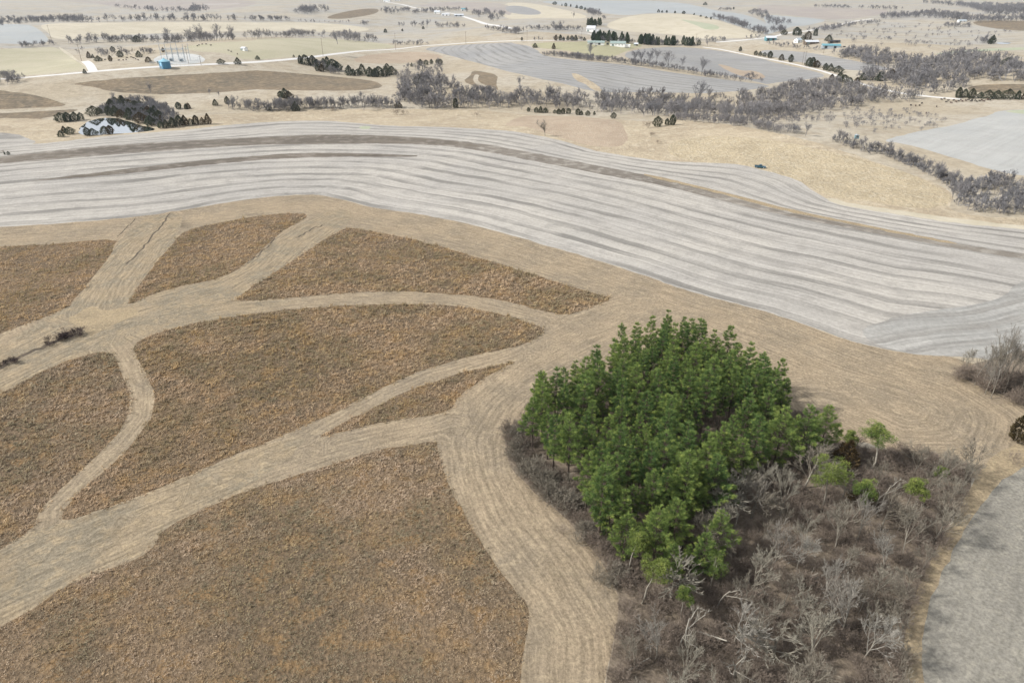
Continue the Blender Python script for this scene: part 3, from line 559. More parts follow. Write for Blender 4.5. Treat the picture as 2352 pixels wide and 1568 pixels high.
def pine_proto(rng, H, rad, low, dens=1.0, up=0.3):
    tr = TM(); cr = TM()
    zs = np.linspace(0, H * 0.97, 9); off = np.cumsum(rng.normal(0, 0.035 * H / 15, (9, 2)), 0)
    off -= off[0]
    p = np.column_stack([off, zs]); rr = 0.017 * H * (1 - zs / H) ** 0.8 + 0.03
    rr = np.maximum(rr - 0.012 * zs, 0.02); tubes(tr, p[:-1], p[1:], rr[:-1], rr[1:], 6, rng.uniform(0.3, 0.7, 8))
    nw = int(H * 0.95 * (1 - low)); z = low * H
    for w in range(nw):
        f = (w + rng.uniform(-0.3, 0.3)) / nw; z = H * (low + (1 - low) * np.clip(f, 0, 0.985)); t = (z / H - low) / (1 - low)
        prof = rad * (np.clip(t / 0.25, 0.45, 1) if t < 0.25 else (1 - ((t - 0.25) / 0.75) ** 1.05 * 0.95))
        base = np.array([np.interp(z, zs, off[:, 0]), np.interp(z, zs, off[:, 1]), z])
        nb = 7 if t < 0.8 else 5
        a0 = rng.uniform(0, 6.28)
        for b in range(nb):
            if rng.random() < 0.12: continue
            tb = rng.uniform(0.05, 0.85)
            a = a0 + 6.283 * b / nb + rng.normal(0, 0.22); L = prof * rng.uniform(0.55, 1.15) + 0.2
            slope = up * (0.1 + 1.0 * t) + rng.normal(0, 0.1)
            dirv = np.array([math.cos(a), math.sin(a), slope]); tip = base + dirv * L
            tubes(tr, base, tip, 0.05, 0.015, 3, 0.4)
            nc = max(6, int(L * 10 * dens)); s = rng.uniform(0.22, 1.0, nc) ** 0.65
            side = np.array([-math.sin(a), math.cos(a), 0]); w_ = rng.uniform(-1, 1, nc) * L * 0.36 * np.clip(1.25 - s, 0.15, 0.7)
            C = base + dirv * (L * s)[:, None] + side * w_[:, None]
            C[:, 2] += rng.normal(0.0, 0.06, nc) + 0.16 * L * (s - 0.4) ** 2
            k = 12; n = nc * k
            o = nrm(nrm(dirv) * 0.9 + side * (np.sign(w_) * 0.45)[:, None] + [0, 0, 0.32])
            D = nrm(np.repeat(o, k, 0) + rng.normal(0, 0.36, (n, 3))) * rng.uniform(0.25, 0.6, (n, 1))
            ti = np.clip(np.repeat(0.35 * tb + 0.62 * s ** 2.2 + rng.uniform(-0.12, 0.12, nc) - 0.05, k) + rng.normal(0, 0.05, n), 0, 1)  # sunlit tips painted into the tint: brighter and yellower toward the branch end
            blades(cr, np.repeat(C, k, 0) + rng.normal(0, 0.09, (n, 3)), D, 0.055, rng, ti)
    n = 26; blades(cr, np.tile(p[-1] - [0, 0, 0.3], (n, 1)) + rng.normal(0, 0.12, (n, 3)), nrm(rng.normal(0, 0.5, (n, 3)) + [0, 0, 1]) * 0.7, 0.13, rng, 0.6)
    return tr, cr

def scots_proto(rng, H, rad):
    tr = TM(); cr = TM()
    zs = np.linspace(0, H * 0.92, 6); off = np.cumsum(rng.normal(0, 0.2, (6, 2)), 0); off -= off[0]
    p = np.column_stack([off, zs]); rr = 0.012 * H * (1 - zs / H) + 0.03
    tubes(tr, p[:-1], p[1:], rr[:-1], rr[1:], 6, 0.6)
    c0 = p[-1] - [0, 0, rad * 0.75]
    for i in range(34):
        d = nrm(rng.normal(0, 1, 3) + [0, 0, 0.2]); c = c0 + d * rad * rng.uniform(0.3, 1.05) * [1, 1, 0.95]
        tubes(tr, p[-2] + (p[-1] - p[-2]) * rng.uniform(0, 1), c, 0.035, 0.012, 3, 0.6)
        n = 170; q = nrm(rng.normal(0, 1, (n, 3)) + [0, 0, 0.3]); r = rad * rng.uniform(0.22, 0.36) * rng.uniform(0.3, 1.0, (n, 1)) ** 0.5
        tb = rng.uniform(0.05, 0.6)
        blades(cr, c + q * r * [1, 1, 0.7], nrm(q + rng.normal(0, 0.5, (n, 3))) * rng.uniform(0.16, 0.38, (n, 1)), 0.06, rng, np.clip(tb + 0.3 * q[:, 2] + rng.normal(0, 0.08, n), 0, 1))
    return tr, cr

def cedar_proto(rng, H, rad, n=1700, blade=0.4, w=0.2):
    tm = TM(); tubes(tm, [[0, 0, 0]], [[0, 0, H * 0.8]], 0.02 * H, 0.01, 5, 0.3, 1)
    t = rng.random(n) ** 1.1; a = rng.uniform(0, 6.283, n)
    lob = 1 + 0.3 * np.sin(2 * a + 4 * t + rad) + 0.2 * np.sin(5 * a - 9 * t)
    prof = rad * np.where(t < 0.22, 0.75 + t * 1.2, 1.02 * (1 - ((t - 0.22) / 0.78) ** 2.1)) * lob
    r = prof * rng.uniform(0.45, 1.0, n) ** 0.5
    P = np.column_stack([r * np.cos(a), r * np.sin(a), H * (0.03 + 0.93 * t)])
    D = nrm(np.column_stack([np.cos(a), np.sin(a), np.full(n, 0.9)]) + rng.normal(0, 0.4, (n, 3))) * blade * rng.uniform(0.6, 1.3, (n, 1))
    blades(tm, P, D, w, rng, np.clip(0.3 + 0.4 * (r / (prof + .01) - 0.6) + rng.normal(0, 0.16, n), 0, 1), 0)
    return tm

def bare_proto(rng, H, plan, trunk=0.34, r0=0.017, spread=0.75, twig_w=0.03, stems=1, sides=(6, 5, 3, 3, 3), wob=0.16, up=0.10, lean=0.06, twig_len=1.0, lo0=0.5):
    """plan: children per branch at each level; the last level is drawn as thin blades"""
    tr, cr = TM(), TM()
    P = rng.normal(0, 0.03 * H if stems > 1 else 0.001, (stems, 3)); P[:, 2] = -0.1
    D = nrm(np.column_stack([rng.normal(0, lean if stems == 1 else 0.38, (stems, 2)), np.ones(stems)]))
    L = np.full(stems, trunk * H) * rng.uniform(0.85, 1.15, stems); Rd = np.full(stems, r0 * H) * (1 if stems == 1 else 0.6)
    for lv in range(len(plan) + 1):
        last = lv == len(plan)
        if last:
            blades(cr, P, D * (L * twig_len)[:, None], twig_w, rng, rng.uniform(0.2, 0.8, len(P))); break
        ns = 3; q = [P]; dd = [D]; x = D
        for s in range(ns):
            q.append(q[-1] + x * (L / ns)[:, None]); x = nrm(x + rng.normal(0, wob, x.shape) + [0, 0, up]); dd.append(x)
        tgt = tr if lv == 0 else cr
        for s in range(ns):
            tubes(tgt, q[s], q[s + 1], Rd * (1 - 0.15 * s), Rd * (1 - 0.15 * (s + 1)), sides[min(lv, len(sides) - 1)], rng.uniform(0.35, 0.75, len(P)))
        nc = plan[lv]; Q = np.stack(q, 1); DD = np.stack(dd, 1); n = len(P)
        lo = lo0 if lv == 0 and stems == 1 else 0.3
        t = lo + (1 - lo) * (np.arange(nc)[None, :] + rng.uniform(0, 1, (n, nc))) / nc
        f = np.clip(t * ns, 0, ns - 1e-3); i = f.astype(int); fr = (f - i)[..., None]; rows = np.arange(n)[:, None]
        CP_ = Q[rows, i] * (1 - fr) + Q[rows, i + 1] * fr; CD = DD[rows, i]
        perp = nrm(np.cross(CD, rng.normal(size=CD.shape)))
        an = rng.uniform(0.35, 1.0, (n, nc, 1)) * spread
        CD = nrm(CD * np.cos(an) + perp * np.sin(an) + [0, 0, 0.08])
        ratio = (0.95 if lv == 0 else 0.6)
        CL = L[:, None] * ratio * rng.uniform(0.65, 1.1, (n, nc)) * (1.2 - 0.45 * t)
        CR = np.repeat((Rd * 0.5)[:, None], nc, 1)
        P, D, L, Rd = CP_.reshape(-1, 3), CD.reshape(-1, 3), CL.ravel(), np.maximum(CR.ravel(), 0.009)
    return tr, cr
def merged(tr, cr):
    """a small far tree: trunk and twigs in one mesh"""
    tm = TM()
    for k, s in enumerate((tr, cr)):
        if s.n: V, T, c, m = s.arrays(); tm.add(V, T, c, k)
    return tm
def fit(tms, H):
    zmax = max(a[:, 2].max() for t in tms for a in t.V); f = H / zmax
    for t in tms: t.V = [a * f for a in t.V]

rp = np.random.default_rng(21)
def pair(name, mk, mats, H=None):
    tr, cr = mk
    if H: fit((tr, cr), H)
    return (tr.mesh(name + '_trunk'), cr.mesh(name + '_crown'), mats)
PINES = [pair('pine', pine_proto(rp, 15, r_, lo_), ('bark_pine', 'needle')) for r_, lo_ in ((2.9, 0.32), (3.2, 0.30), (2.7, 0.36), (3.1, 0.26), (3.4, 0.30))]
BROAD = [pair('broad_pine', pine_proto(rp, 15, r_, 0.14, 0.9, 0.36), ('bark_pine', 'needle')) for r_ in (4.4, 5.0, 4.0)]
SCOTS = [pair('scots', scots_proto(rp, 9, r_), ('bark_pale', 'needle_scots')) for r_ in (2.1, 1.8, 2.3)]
BARE = [pair('bare', bare_proto(rp, 10, pl, tk, 0.0050, sp * 0.8, 0.024, wob=wb * 0.6, up=0.06, lo0=0.4), ('bark_pale', 'twig'), 10) for pl, tk, sp, wb in
        (((6, 6, 6, 5), 0.26, 0.95, 0.11), ((5, 7, 6, 5), 0.30, 0.8, 0.1), ((7, 6, 5, 6), 0.18, 1.05, 0.12), ((5, 6, 6, 6), 0.34, 0.7, 0.09), ((6, 6, 6, 5), 0.22, 1.0, 0.14))]
PALE = [(b[0].copy(), b[1].copy(), ('bark_pale', 'twig_pale')) for b in BARE]
DEAD = [pair('dead', bare_proto(rp, 8, pl, 0.4, 0.011, 0.9, 0.05, wob=0.16, lean=0.15), ('dead', 'dead'), 8) for pl in ((3, 3, 3), (2, 4, 3), (4, 3, 2))]
def far_mesh(tm, name): return tm.mesh(name)
MIDT = []
for pl, tk, sp in (((8, 6, 5, 4), 0.42, 0.7), ((9, 5, 5, 4), 0.34, 0.85), ((8, 6, 5, 4), 0.48, 0.6), ((9, 6, 5, 4), 0.38, 0.75)):
    tr, cr = bare_proto(rp, 10, pl, tk, 0.011, sp, 0.055, sides=(5, 3, 3, 3), wob=0.12, up=0.06, lo0=0.22); fit((tr, cr), 10); MIDT.append(merged(tr, cr).mesh('mid_bare'))
BUSH = []
for st in (5, 7, 6):
    tr, cr = bare_proto(rp, 4, (4, 4, 5), 0.5, 0.010, 0.8, 0.05, stems=st, sides=(3, 3, 3)); fit((tr, cr), 4); BUSH.append(merged(tr, cr))
BUSHM = [b.mesh('bush') for b in BUSH]
FART = []
for pl, tk, sp in (((5, 6, 7), 0.2, 0.8), ((5, 6, 6), 0.14, 0.9), ((5, 7, 6), 0.24, 0.7)):
    tr, cr = bare_proto(rp, 10, pl, tk, 0.010, sp, 0.085, sides=(3, 3, 3), stems=2, up=0.05); fit((tr, cr), 10); FART.append(merged(tr, cr))
CEDARS = [cedar_proto(rp, 5, r_).mesh('cedar') for r_ in (1.7, 2.1, 1.4)]
FARPINE = [cedar_proto(rp, 15, r_, 1100, 1.3, 0.6).mesh('far_pine') for r_ in (3.2, 2.6)]

VARI = {}
def tree2(name, proto, loc, H, H0, rz, label, group, cat='tree', tilt=None, squash=1.0):
    """a thing with a trunk and a crown sharing mesh data with its prototype"""
    o = empty(name, loc, rz); s = H / H0; o.scale = (s * squash, s * squash, s)
    if tilt: o.rotation_euler = (tilt[0], tilt[1], rz)
    tag(o, label, cat, group)
    link('trunk', proto[0], M[proto[2][0]], o); link('crown' if proto[2][1] not in ('dead',) else 'branches', proto[1], M[proto[2][1]], o)
    return o
def tree1(name, me, mats, loc, s, rz, label, group, cat='tree', squash=1.0):
    key = (me.name, tuple(mats))
    if key not in VARI:
        VARI[key] = me.copy(); VARI[key].materials.clear()
    o = link(name, VARI[key], [M[m] for m in mats], None, loc); o.scale = (s * squash, s * squash, s); o.rotation_euler = (0, 0, rz)
    return tag(o, label, cat, group)

# ------------------------------------------------------------------ the pine stand
rs = np.random.default_rng(5)
STAND = wpoly(0, [(1222, 1035), (1235, 965), (1310, 915), (1420, 868), (1530, 815), (1600, 822), (1690, 885), (1780, 945), (1800, 985), (1720, 1010), (1690, 1060), (1640, 1110), (1600, 1180), (1560, 1250), (1440, 1290), (1375, 1240), (1345, 1180), (1330, 1130), (1255, 1078)])
pts = scatter(STAND, 3.45, rs)
GAPS = [(at(0, 1645, 1035)[:2], 4.6), (at(0, 1480, 1245)[:2], 2.5)]
tipw = at(0, 1550, 830); lefw = at(0, 1225, 1010); frw = at(0, 1440, 1270); rgw = at(0, 1790, 960); midw = STAND.mean(0)
for p in pts:
    if any(np.hypot(*(p - g)) < r_ for g, r_ in GAPS): continue
    dt = [np.hypot(*(p - w[:2])) for w in (tipw, lefw, frw, rgw)]
    labs = [('tall green pine at the narrow far tip of the stand', 'pines at the far tip'), ('slim green pine on the stand edge facing the curved mown lane', 'pines along the mown lane'),
            ('yellow green pine at the front of the stand above the brush', 'pines at the front of the stand'), ('dark green pine on the stand edge nearest the striped field', 'pines facing the striped field')]
    i = int(np.argmin(dt))
    lab = labs[i] if dt[i] < 15 else ('green pine packed in the middle of the dense stand', 'pines inside the stand')
    tree2('pine_tree', PINES[rs.integers(len(PINES))], g3(p), rs.uniform(10.5, 16.8), 15, rs.uniform(0, 6.28), lab[0], lab[1], squash=rs.uniform(0.75, 1.05))
for (x, y, H, lab) in [(1560, 1205, 17.0, 'huge spreading pine at the front of the stand, tallest one'), (1625, 1195, 15.0, 'broad pine leaning beside the tallest front pine'), (1500, 1300, 13.5, 'broad pine standing low at the front point of the stand'),
                       (1720, 1090, 14.5, 'broad pine on the near side of the dark gap'), (1775, 1075, 15.0, 'broad dark pine next to the bare russet tree'), (1830, 1065, 14.5, 'broad feathery pine between gap and round pines'),
                       (1745, 1020, 13.0, 'broad pine just behind the dark gap'), (1880, 1045, 12.5, 'lopsided pine sticking out toward the mown corner'), (1690, 1120, 12.0, 'low broad pine at the edge of the dark gap'), (1540, 1270, 12.0, 'bushy pine in front of the tallest pine'), (1395, 1235, 12.0, 'leaning pine on the lane side of the front point'), (1430, 1285, 10.5, 'low pine beside the lane at the front point'), (1605, 1330, 10.5, 'ragged pine below the tallest pine, toward the brush'), (1640, 1285, 11.0, 'pine at the brush side of the front group'), (1535, 1345, 9.5, 'short pine between the front group and the round pines')]:
    tree2('pine_tree', BROAD[rs.integers(3)], at(0, x, y), H, 15, rs.uniform(0, 6.28), lab, 'broad pines at the stand front')
for (x, y, H, sq, lab) in [(1475, 1385, 8.0, 1.15, 'round yellow green pine at the bottom point of the stand'), (1445, 1310, 8.0, 1.0, 'yellow green pine beside the bottom round pine'), (1565, 1420, 6.5, 0.85, 'small bright pine ball standing alone before the brush'),
                       (1632, 1355, 6.5, 0.9, 'pale thin round pine right of the small bright pine'), (1580, 1330, 5.5, 0.7, 'tiny pine tuft above the small bright pine'), (1885, 1175, 9.5, 1.0, 'round green pine on a leaning pale trunk'),
                       (1998, 1080, 8.5, 1.25, 'dense dark round pine at the mown field corner'), (1955, 1205, 8.5, 0.8, 'round yellow green pine on thin twin trunks'), (2078, 1180, 7.5, 1.1, 'spreading yellow green pine near the mown corner'),
                       (2150, 1130, 5.0, 0.8, 'small olive pine bush at the tip of the wood'), (1930, 1060, 7.0, 0.8, 'green pine behind the rusty cedar')]:
    tree2('pine_tree', SCOTS[rs.integers(3)], at(0, x, y), H * 1.28, 9, rs.uniform(0, 6.28), lab, 'round pines in the bare wood', squash=sq)
for (x, y, H, lab) in [(1938, 1075, 7.0, 'rusty brown cedar beside the dense round pine'), (1975, 1160, 5.0, 'small rusty cedar behind the twin trunk pine'), (2335, 1010, 6.5, 'rusty green cedar by the stubble corner trees')]:
    tree1('cedar_tree', CEDARS[rs.integers(3)], ['rust' if 'rusty' in lab else 'cedar', 'bark_pine'], at(0, x, y), H / 5, rs.uniform(0, 6), lab, None)

# ------------------------------------------------------------------ the bare wood beside the pines
WOODP = wpoly(0, [(1660, 1150), (1780, 1130), (1900, 1105), (2010, 1085), (2120, 1090), (2215, 1095), (2215, 1140), (2165, 1225), (2105, 1340), (2072, 1430), (2062, 1500), (2068, 1568), (2085, 1660), (1420, 1660), (1432, 1500), (1460, 1430), (1530, 1380), (1600, 1320), (1630, 1240)])
spots = [(740, 750, 'dead'), (850, 650, 'b'), (1090, 960, 'b'), (960, 930, 'b'), (1420, 800, 'b'), (1550, 950, 'b'), (740, 1370, 'b'), (300, 1450, 'b'), (440, 1390, 'dead'), (480, 1395, 'dead'), (1250, 1260, 'b'), (1330, 1310, 'b'), (1450, 1455, 'b'), (745, 1545, 'dead'), (1230, 1140, 'b'), (1560, 610, 'dead'), (1400, 680, 'dead'), (1220, 560, 'b'), (185, 680, 'dead'), (650, 1150, 'dead')]
done = []
ROUND = [(1475, 1400), (1565, 1435), (1632, 1370), (1885, 1190), (1998, 1095), (1955, 1220), (2078, 1195)]
for (cx, cy, kd) in spots:
    p = at(0, cx / 2.414 + 1378, cy / 2.414 + 919); done.append(p[:2])
    if kd == 'dead':
        tree2('dead_tree', DEAD[rs.integers(3)], p, rs.uniform(6.5, 8.5), 8, rs.uniform(0, 6.28), 'bleached dead tree with bare white limbs in the brushy wood', 'dead white trees in the bare wood', tilt=(rs.normal(0, 0.2), rs.normal(0, 0.2)))
    else:
        tree2('bare_tree', PALE[rs.integers(5)], p, rs.uniform(9.0, 11.5), 10, rs.uniform(0, 6.28), 'pale barked bare tree standing out of the brown brush', 'pale bare trees in the wood', tilt=(rs.normal(0, 0.07), rs.normal(0, 0.07)))
tree2('bare_tree', BARE[2], at(0, 1725, 1190), 9.5, 10, 1.0, 'russet crowned bare tree right under the broad pines', None)
for p in scatter(WOODP, 4.2, rs):
    if done and min(np.hypot(*(p - q)) for q in done) < 3.4: continue
    if min(np.hypot(*(p - at(0, *q)[:2])) for q in ROUND) < 4.5: continue
    tree2('bare_tree', BARE[rs.integers(5)], g3(p), rs.uniform(6.5, 11.0), 10, rs.uniform(0, 6.28), 'grey bare tree among the brown brush of the wood', 'grey bare trees in the wood', tilt=(rs.normal(0, 0.08), rs.normal(0, 0.08)), squash=rs.uniform(0.9, 1.3))
for (x, y, H) in [(2212, 862, 8), (2252, 890, 14), (2262, 905, 17), (2285, 900, 19), (2305, 905, 15), (2340, 910, 16), (2368, 930, 14), (2330, 880, 15), (2395, 905, 16), (2238, 885, 10), (2300, 880, 15), (2360, 890, 15), (2275, 915, 12)]:
    tree2('bare_tree', (BARE + PALE)[rs.integers(10)], at(0, x, y), H, 10, rs.uniform(0, 6.28), 'tall bare grey tree at the corner of the turning headland', 'bare trees at the headland corner', squash=0.62)
# fallen trunks
for (x1, y1, x2, y2, h2, lab) in [(545, 1285, 690, 1400, 2.5, 'long pale log leaning in the brush'), (735, 1545, 800, 1460, 1.5, 'short bleached log near the bottom edge'), (160, 1500, 270, 1455, 1.0, 'white fallen log at the woodland rim'), (1060, 1040, 1200, 990, 1.2, 'grey fallen log under the pale trees'), (1120, 1020, 1320, 960, 1.0, 'dark fallen log across the brush')]:
    a = at(0, x1 / 2.414 + 1378, y1 / 2.414 + 919); b = at(0, x2 / 2.414 + 1378, y2 / 2.414 + 919)
    tm = TM(); d = b - a; q = [np.zeros(3), d * 0.5 + [0, 0, h2 * 0.5], d + [0, 0, h2]]
    tubes(tm, [q[0], q[1]], [q[1], q[2]], [0.2, 0.16], [0.16, 0.1], 7, 0.6)
    for k in range(4):
        m = d * rs.uniform(0.4, 0.95) + [0, 0, h2 * 0.6]; tubes(tm, m, m + rs.normal(0, 0.7, 3) + [0, 0, 0.5], 0.06, 0.02, 4, 0.6)
    tag(link('fallen_log', tm.mesh('log'), M['dead'], None, a + [0, 0, 0.15]), lab, 'log')

def mass(name, protos, mats, P, S, rng, label, cat, sq=(0.9, 1.2)):
    """many of a kind nobody could count, merged into one object"""
    Vs, Ts, Cs, Ms, n = [], [], [], [], 0
    arr = [p.arrays() for p in protos]
    for (x, y), s in zip(P, S):
        V, T, c, m = arr[rng.integers(len(arr))]; a = rng.uniform(0, 6.283); ca, sa = math.cos(a), math.sin(a); k = s * rng.uniform(*sq)
        W = np.column_stack([(V[:, 0] * ca - V[:, 1] * sa) * k + x, (V[:, 0] * sa + V[:, 1] * ca) * k + y, V[:, 2] * s + float(hgt(x, y))])
        Vs.append(W); Ts.append(T + n); n += len(V); Cs.append(np.clip(c + rng.normal(0, 0.15), 0, 1)); Ms.append(m)
    o = link(name, tri_mesh(name, np.concatenate(Vs), np.concatenate(Ts), np.concatenate(Cs), np.concatenate(Ms)), [M[m] for m in mats])
    return tag(o, label, cat, None, 'stuff')
rb = np.random.default_rng(11)
BR = []
for st in (7, 9):
    tr, cr = bare_proto(rb, 2, (4, 5, 4), 0.6, 0.008, 0.9, 0.03, stems=st, sides=(3, 3, 3)); fit((tr, cr), 2); BR.append(merged(tr, cr))
P = scatter(wpoly(0, WOODG), 1.0, rb, n=2600)
P = P[~inside(P, STAND) | (rb.random(len(P)) < 0.25)]
mass('undergrowth', BR, ['brush', 'brush'], P, rb.uniform(0.6, 1.5, len(P)), rb, 'tangled brown brush filling the floor of the wood', 'brush')
P = np.concatenate([at(0, x, y)[None, :2] + rb.normal(0, 1.0, (n_, 2)) for x, y, n_ in ((1190, 1010, 8), (1185, 1050, 8), (1215, 1090, 10), (1245, 1115, 10), (1275, 1140, 10), (1310, 1165, 8), (1345, 1230, 6), (1400, 1330, 6))])
mass('undergrowth', BR, ['twig', 'twig'], P, rb.uniform(0.9, 2.0, len(P)), rb, 'grey brush hugging the pine stand along the mown lane', 'brush')
P = np.concatenate([at(0, x, y)[None, :2] + rb.normal(0, 1.6, (n_, 2)) for x, y, n_ in ((2230, 870, 8), (2270, 890, 14), (2310, 880, 18), (2350, 890, 20), (2390, 900, 20), (2330, 920, 10))])
mass('undergrowth', BR, ['brush', 'brush'], P, rb.uniform(1.0, 2.2, len(P)), rb, 'dark brush under the headland corner trees', 'brush')
P = np.concatenate([at(0, x, y)[None, :2] + rb.normal(0, 0.9, (n_, 2)) for x, y, n_ in ((150, 778, 14), (175, 772, 8), (120, 790, 4), (30, 832, 5), (5, 842, 4))])
mass('undergrowth', BR, ['dark_brush', 'dark_brush'], P, rb.uniform(0.5, 1.1, len(P)), rb, 'dark tangled brush lining the waterway gully', 'brush')
for (x, y, h, lab) in [(2325, 1065, 4.0, 'olive grey bush at the corner of the grey field'), (1294, 1225, 2.4, 'lone grey shrub on the mown lane by the stand'), (148, 778, 3.4, 'dark twiggy shrub in the waterway fork'), (188, 768, 2.4, 'reddish twiggy shrub beside the dark waterway shrub'), (115, 795, 1.4, 'low dark shrub trailing down the waterway'), (40, 830, 1.3, 'low brown shrub at the gully end of the waterway')]:
    tree1('shrub', BUSHM[rb.integers(3)], ['dark_brush' if 'water' in lab else 'brush'] * 2, at(0, x, y), h / 4, rb.uniform(0, 6), lab, None, 'shrub', squash=2.0 if 'water' in lab else 1.0)

# ------------------------------------------------------------------ middle and far trees
rf = np.random.default_rng(33)
def line_pts(k, pts, n, jx=6, jy=4):
    w = unproject(*O(k, pts).T)[:, :2]; L = np.concatenate([[0], np.cumsum(np.linalg.norm(np.diff(w, axis=0), axis=1))])
    s = np.sort(rf.uniform(0, L[-1], n)); q = np.column_stack([np.interp(s, L, w[:, 0]), np.interp(s, L, w[:, 1])])
    return q + np.column_stack([rf.normal(0, jx * 0.5, n), rf.normal(0, jy, n)])
def bare_ind(P, hs, label, group):
    for p, h in zip(P, hs): tree1('bare_tree', MIDT[rf.integers(4)], ['twig_far', 'twig_far'], g3(p), h / 10, rf.uniform(0, 6.28), label, group, squash=rf.uniform(0.85, 1.25))
# tree line on the right
P = line_pts(4, [(600, 1285), (700, 1310), (830, 1360), (1050, 1390), (1200, 1465), (1400, 1540), (1600, 1640), (1750, 1740)], 46, 3, 2.5)
bare_ind(P, rf.uniform(5, 8, len(P)), 'grey bare tree in the hedge line below the pale grey field', 'hedge line trees')
P = scatter(wpoly(0, [(2185, 470), (2190, 430), (2260, 420), (2420, 430), (2420, 500), (2290, 492), (2220, 485)]), 1, rf, n=34)
bare_ind(P, rf.uniform(5, 8.5, len(P)), 'grey bare tree in the thicket at the end of the hedge line', 'hedge thicket trees')
# creek wood
P = scatter(wpoly(3, [(0, 1010), (0, 940), (300, 950), (700, 960), (1000, 950), (1300, 980), (1600, 1010), (2000, 1050), (2334, 1090), (2334, 1150), (1800, 1095), (1300, 1075), (900, 1050), (400, 1020)]), 1, rf, n=62)
bare_ind(P, rf.uniform(7, 12, len(P)), 'grey bare tree along the near edge of the creek wood', 'creek wood edge trees')
P = np.concatenate([line_pts(1, [(2100, 1005), (2334, 1000)], 6), line_pts(2, [(0, 1012), (150, 1012), (520, 990), (700, 1000), (850, 975), (1250, 985)], 26)])
bare_ind(P, rf.uniform(7, 12, len(P)), 'bare tree in the thin creek line left of the creek wood', 'thin creek line trees')
TALL = [(3, 340, 925, 180, 'tall bare tree forking above the creek wood below the gully notch'), (3, 75, 800, 115, 'bare vase shaped tree on the tan slope by the stubble field'), (3, 1690, 965, 235, 'tallest forked bare tree in the creek wood'), (3, 1790, 935, 150, 'slim bare tree beside the tallest creek tree'),
        (3, 890, 985, 180, 'broad bare tree rising from the middle of the creek wood'), (3, 300, 1240, 165, 'lone pale bare tree on the edge of the striped field'), (3, 715, 525, 150, 'big bare tree in front of the long farm shed'),
        (3, 1125, 590, 150, 'slim bare tree starting the hedgerow row'), (3, 1180, 600, 160, 'dark limbed bare tree second in the hedgerow row'), (3, 1245, 602, 175, 'crooked bare tree in the hedgerow row'), (3, 1310, 575, 140, 'leaning bare tree in the hedgerow row'), (3, 1425, 625, 170, 'upright bare tree with dark trunk in the hedgerow'), (3, 1545, 620, 120, 'thin bare tree alone in the hedgerow'), (3, 1725, 685, 180, 'wide topped bare tree near the hedgerow end'),
        (1, 1375, 855, 110, 'lone bare tree on the dark brown patch'), (1, 1020, 915, 85, 'bare tree on the rise behind the pond'), (1, 1915, 868, 60, 'small round bare tree in the tan pasture'), (1, 1995, 888, 65, 'small forked bare tree in the tan pasture'),
        (2, 745, 405, 130, 'wide bare oak alone on the green pasture'), (2, 1400, 940, 120, 'dark bare tree at the bend of the creek line'), (1, 840, 385, 95, 'flat topped bare tree in the far windbreak'), (1, 960, 378, 95, 'umbrella shaped bare tree in the far windbreak'), (1, 1530, 390, 140, 'tall bare tree behind the substation'), (1, 1745, 382, 140, 'leaning bare tree in the far windbreak'), (1, 1865, 378, 170, 'tallest bare tree of the far windbreak'), (1, 1980, 362, 150, 'bare tree beside the tallest windbreak tree'), (1, 2085, 360, 140, 'fan shaped bare tree at the windbreak end'),
        (4, 340, 1242, 140, 'bushy bare tree at the top of the hedge line'), (3, 375, 272, 85, 'round bare tree left of the white house'), (3, 440, 272, 90, 'round bare tree nearest the white house'), (3, 1780, 425, 70, 'small bare tree at the road fork'), (2, 1560, 255, 85, 'bare tree in the far draw'), (3, 560, 165, 60, 'lone small bare tree on the cream hillside'), (3, 100, 305, 70, 'bushy bare tree beside the road field')]
for (k, x, y, px, lab) in TALL:
    h = metres(k, x, y, px); tree1('bare_tree', MIDT[rf.integers(4)], ['dead' if 'lone pale' in lab else 'twig_far'] + ['twig_far'], at(k, x, y), h / 10, rf.uniform(0, 6.28), lab, None, squash=1.1)
P = scatter(wpoly(1, [(960, 1040), (1000, 970), (1100, 930), (1350, 935), (1480, 1000), (1600, 1110), (1430, 1155), (1250, 1105), (1050, 1062)]), 1, rf, n=22)
bare_ind(P, rf.uniform(5, 9, len(P)), 'grey bare tree in the thicket behind the pond', 'pond thicket trees')

# far woods nobody could count
FW, FS = [], []
def fw_poly(k, pts, n, h0, h1): p = scatter(wpoly(k, pts), 1, rf, n=n); FW.append(p); FS.append(rf.uniform(h0, h1, len(p)) / 10)
def fw_line(k, pts, n, h0, h1, j=5): p = line_pts(k, pts, n, j, j); FW.append(p); FS.append(rf.uniform(h0, h1, n) / 10)
def flush(label):
    global FW, FS
    P = np.concatenate(FW); S = np.concatenate(FS)
    mass('woodland', FART, ['twig_far', 'twig_far'], P, S, rf, label, 'wood'); FW, FS = [], []
fw_poly(3, [(0, 960), (0, 880), (300, 890), (700, 920), (800, 880), (1300, 880), (1600, 950), (1900, 930), (2334, 860), (2334, 1120), (1800, 1070), (1300, 1060), (900, 1030), (400, 1000)], 240, 8, 12)
fw_poly(4, [(0, 880), (300, 780), (560, 750), (850, 810), (1200, 870), (1500, 905), (1300, 930), (900, 962), (600, 1000), (300, 1060), (0, 1060)], 190, 7, 11)
fw_line(2, [(0, 1000), (200, 1000), (520, 985), (700, 992), (850, 965), (1250, 975)], 80, 5, 10, 4); fw_line(1, [(2100, 1000), (2334, 998)], 10, 5, 9)
fw_poly(2, [(1350, 760), (1700, 740), (1880, 840), (2334, 940), (2334, 1000), (1500, 1000), (1270, 985), (1300, 900)], 170, 8, 12)
fw_poly(2, [(1250, 740), (1280, 660), (1450, 600), (1740, 580), (1760, 660), (1720, 750), (1400, 750)], 46, 6, 10)
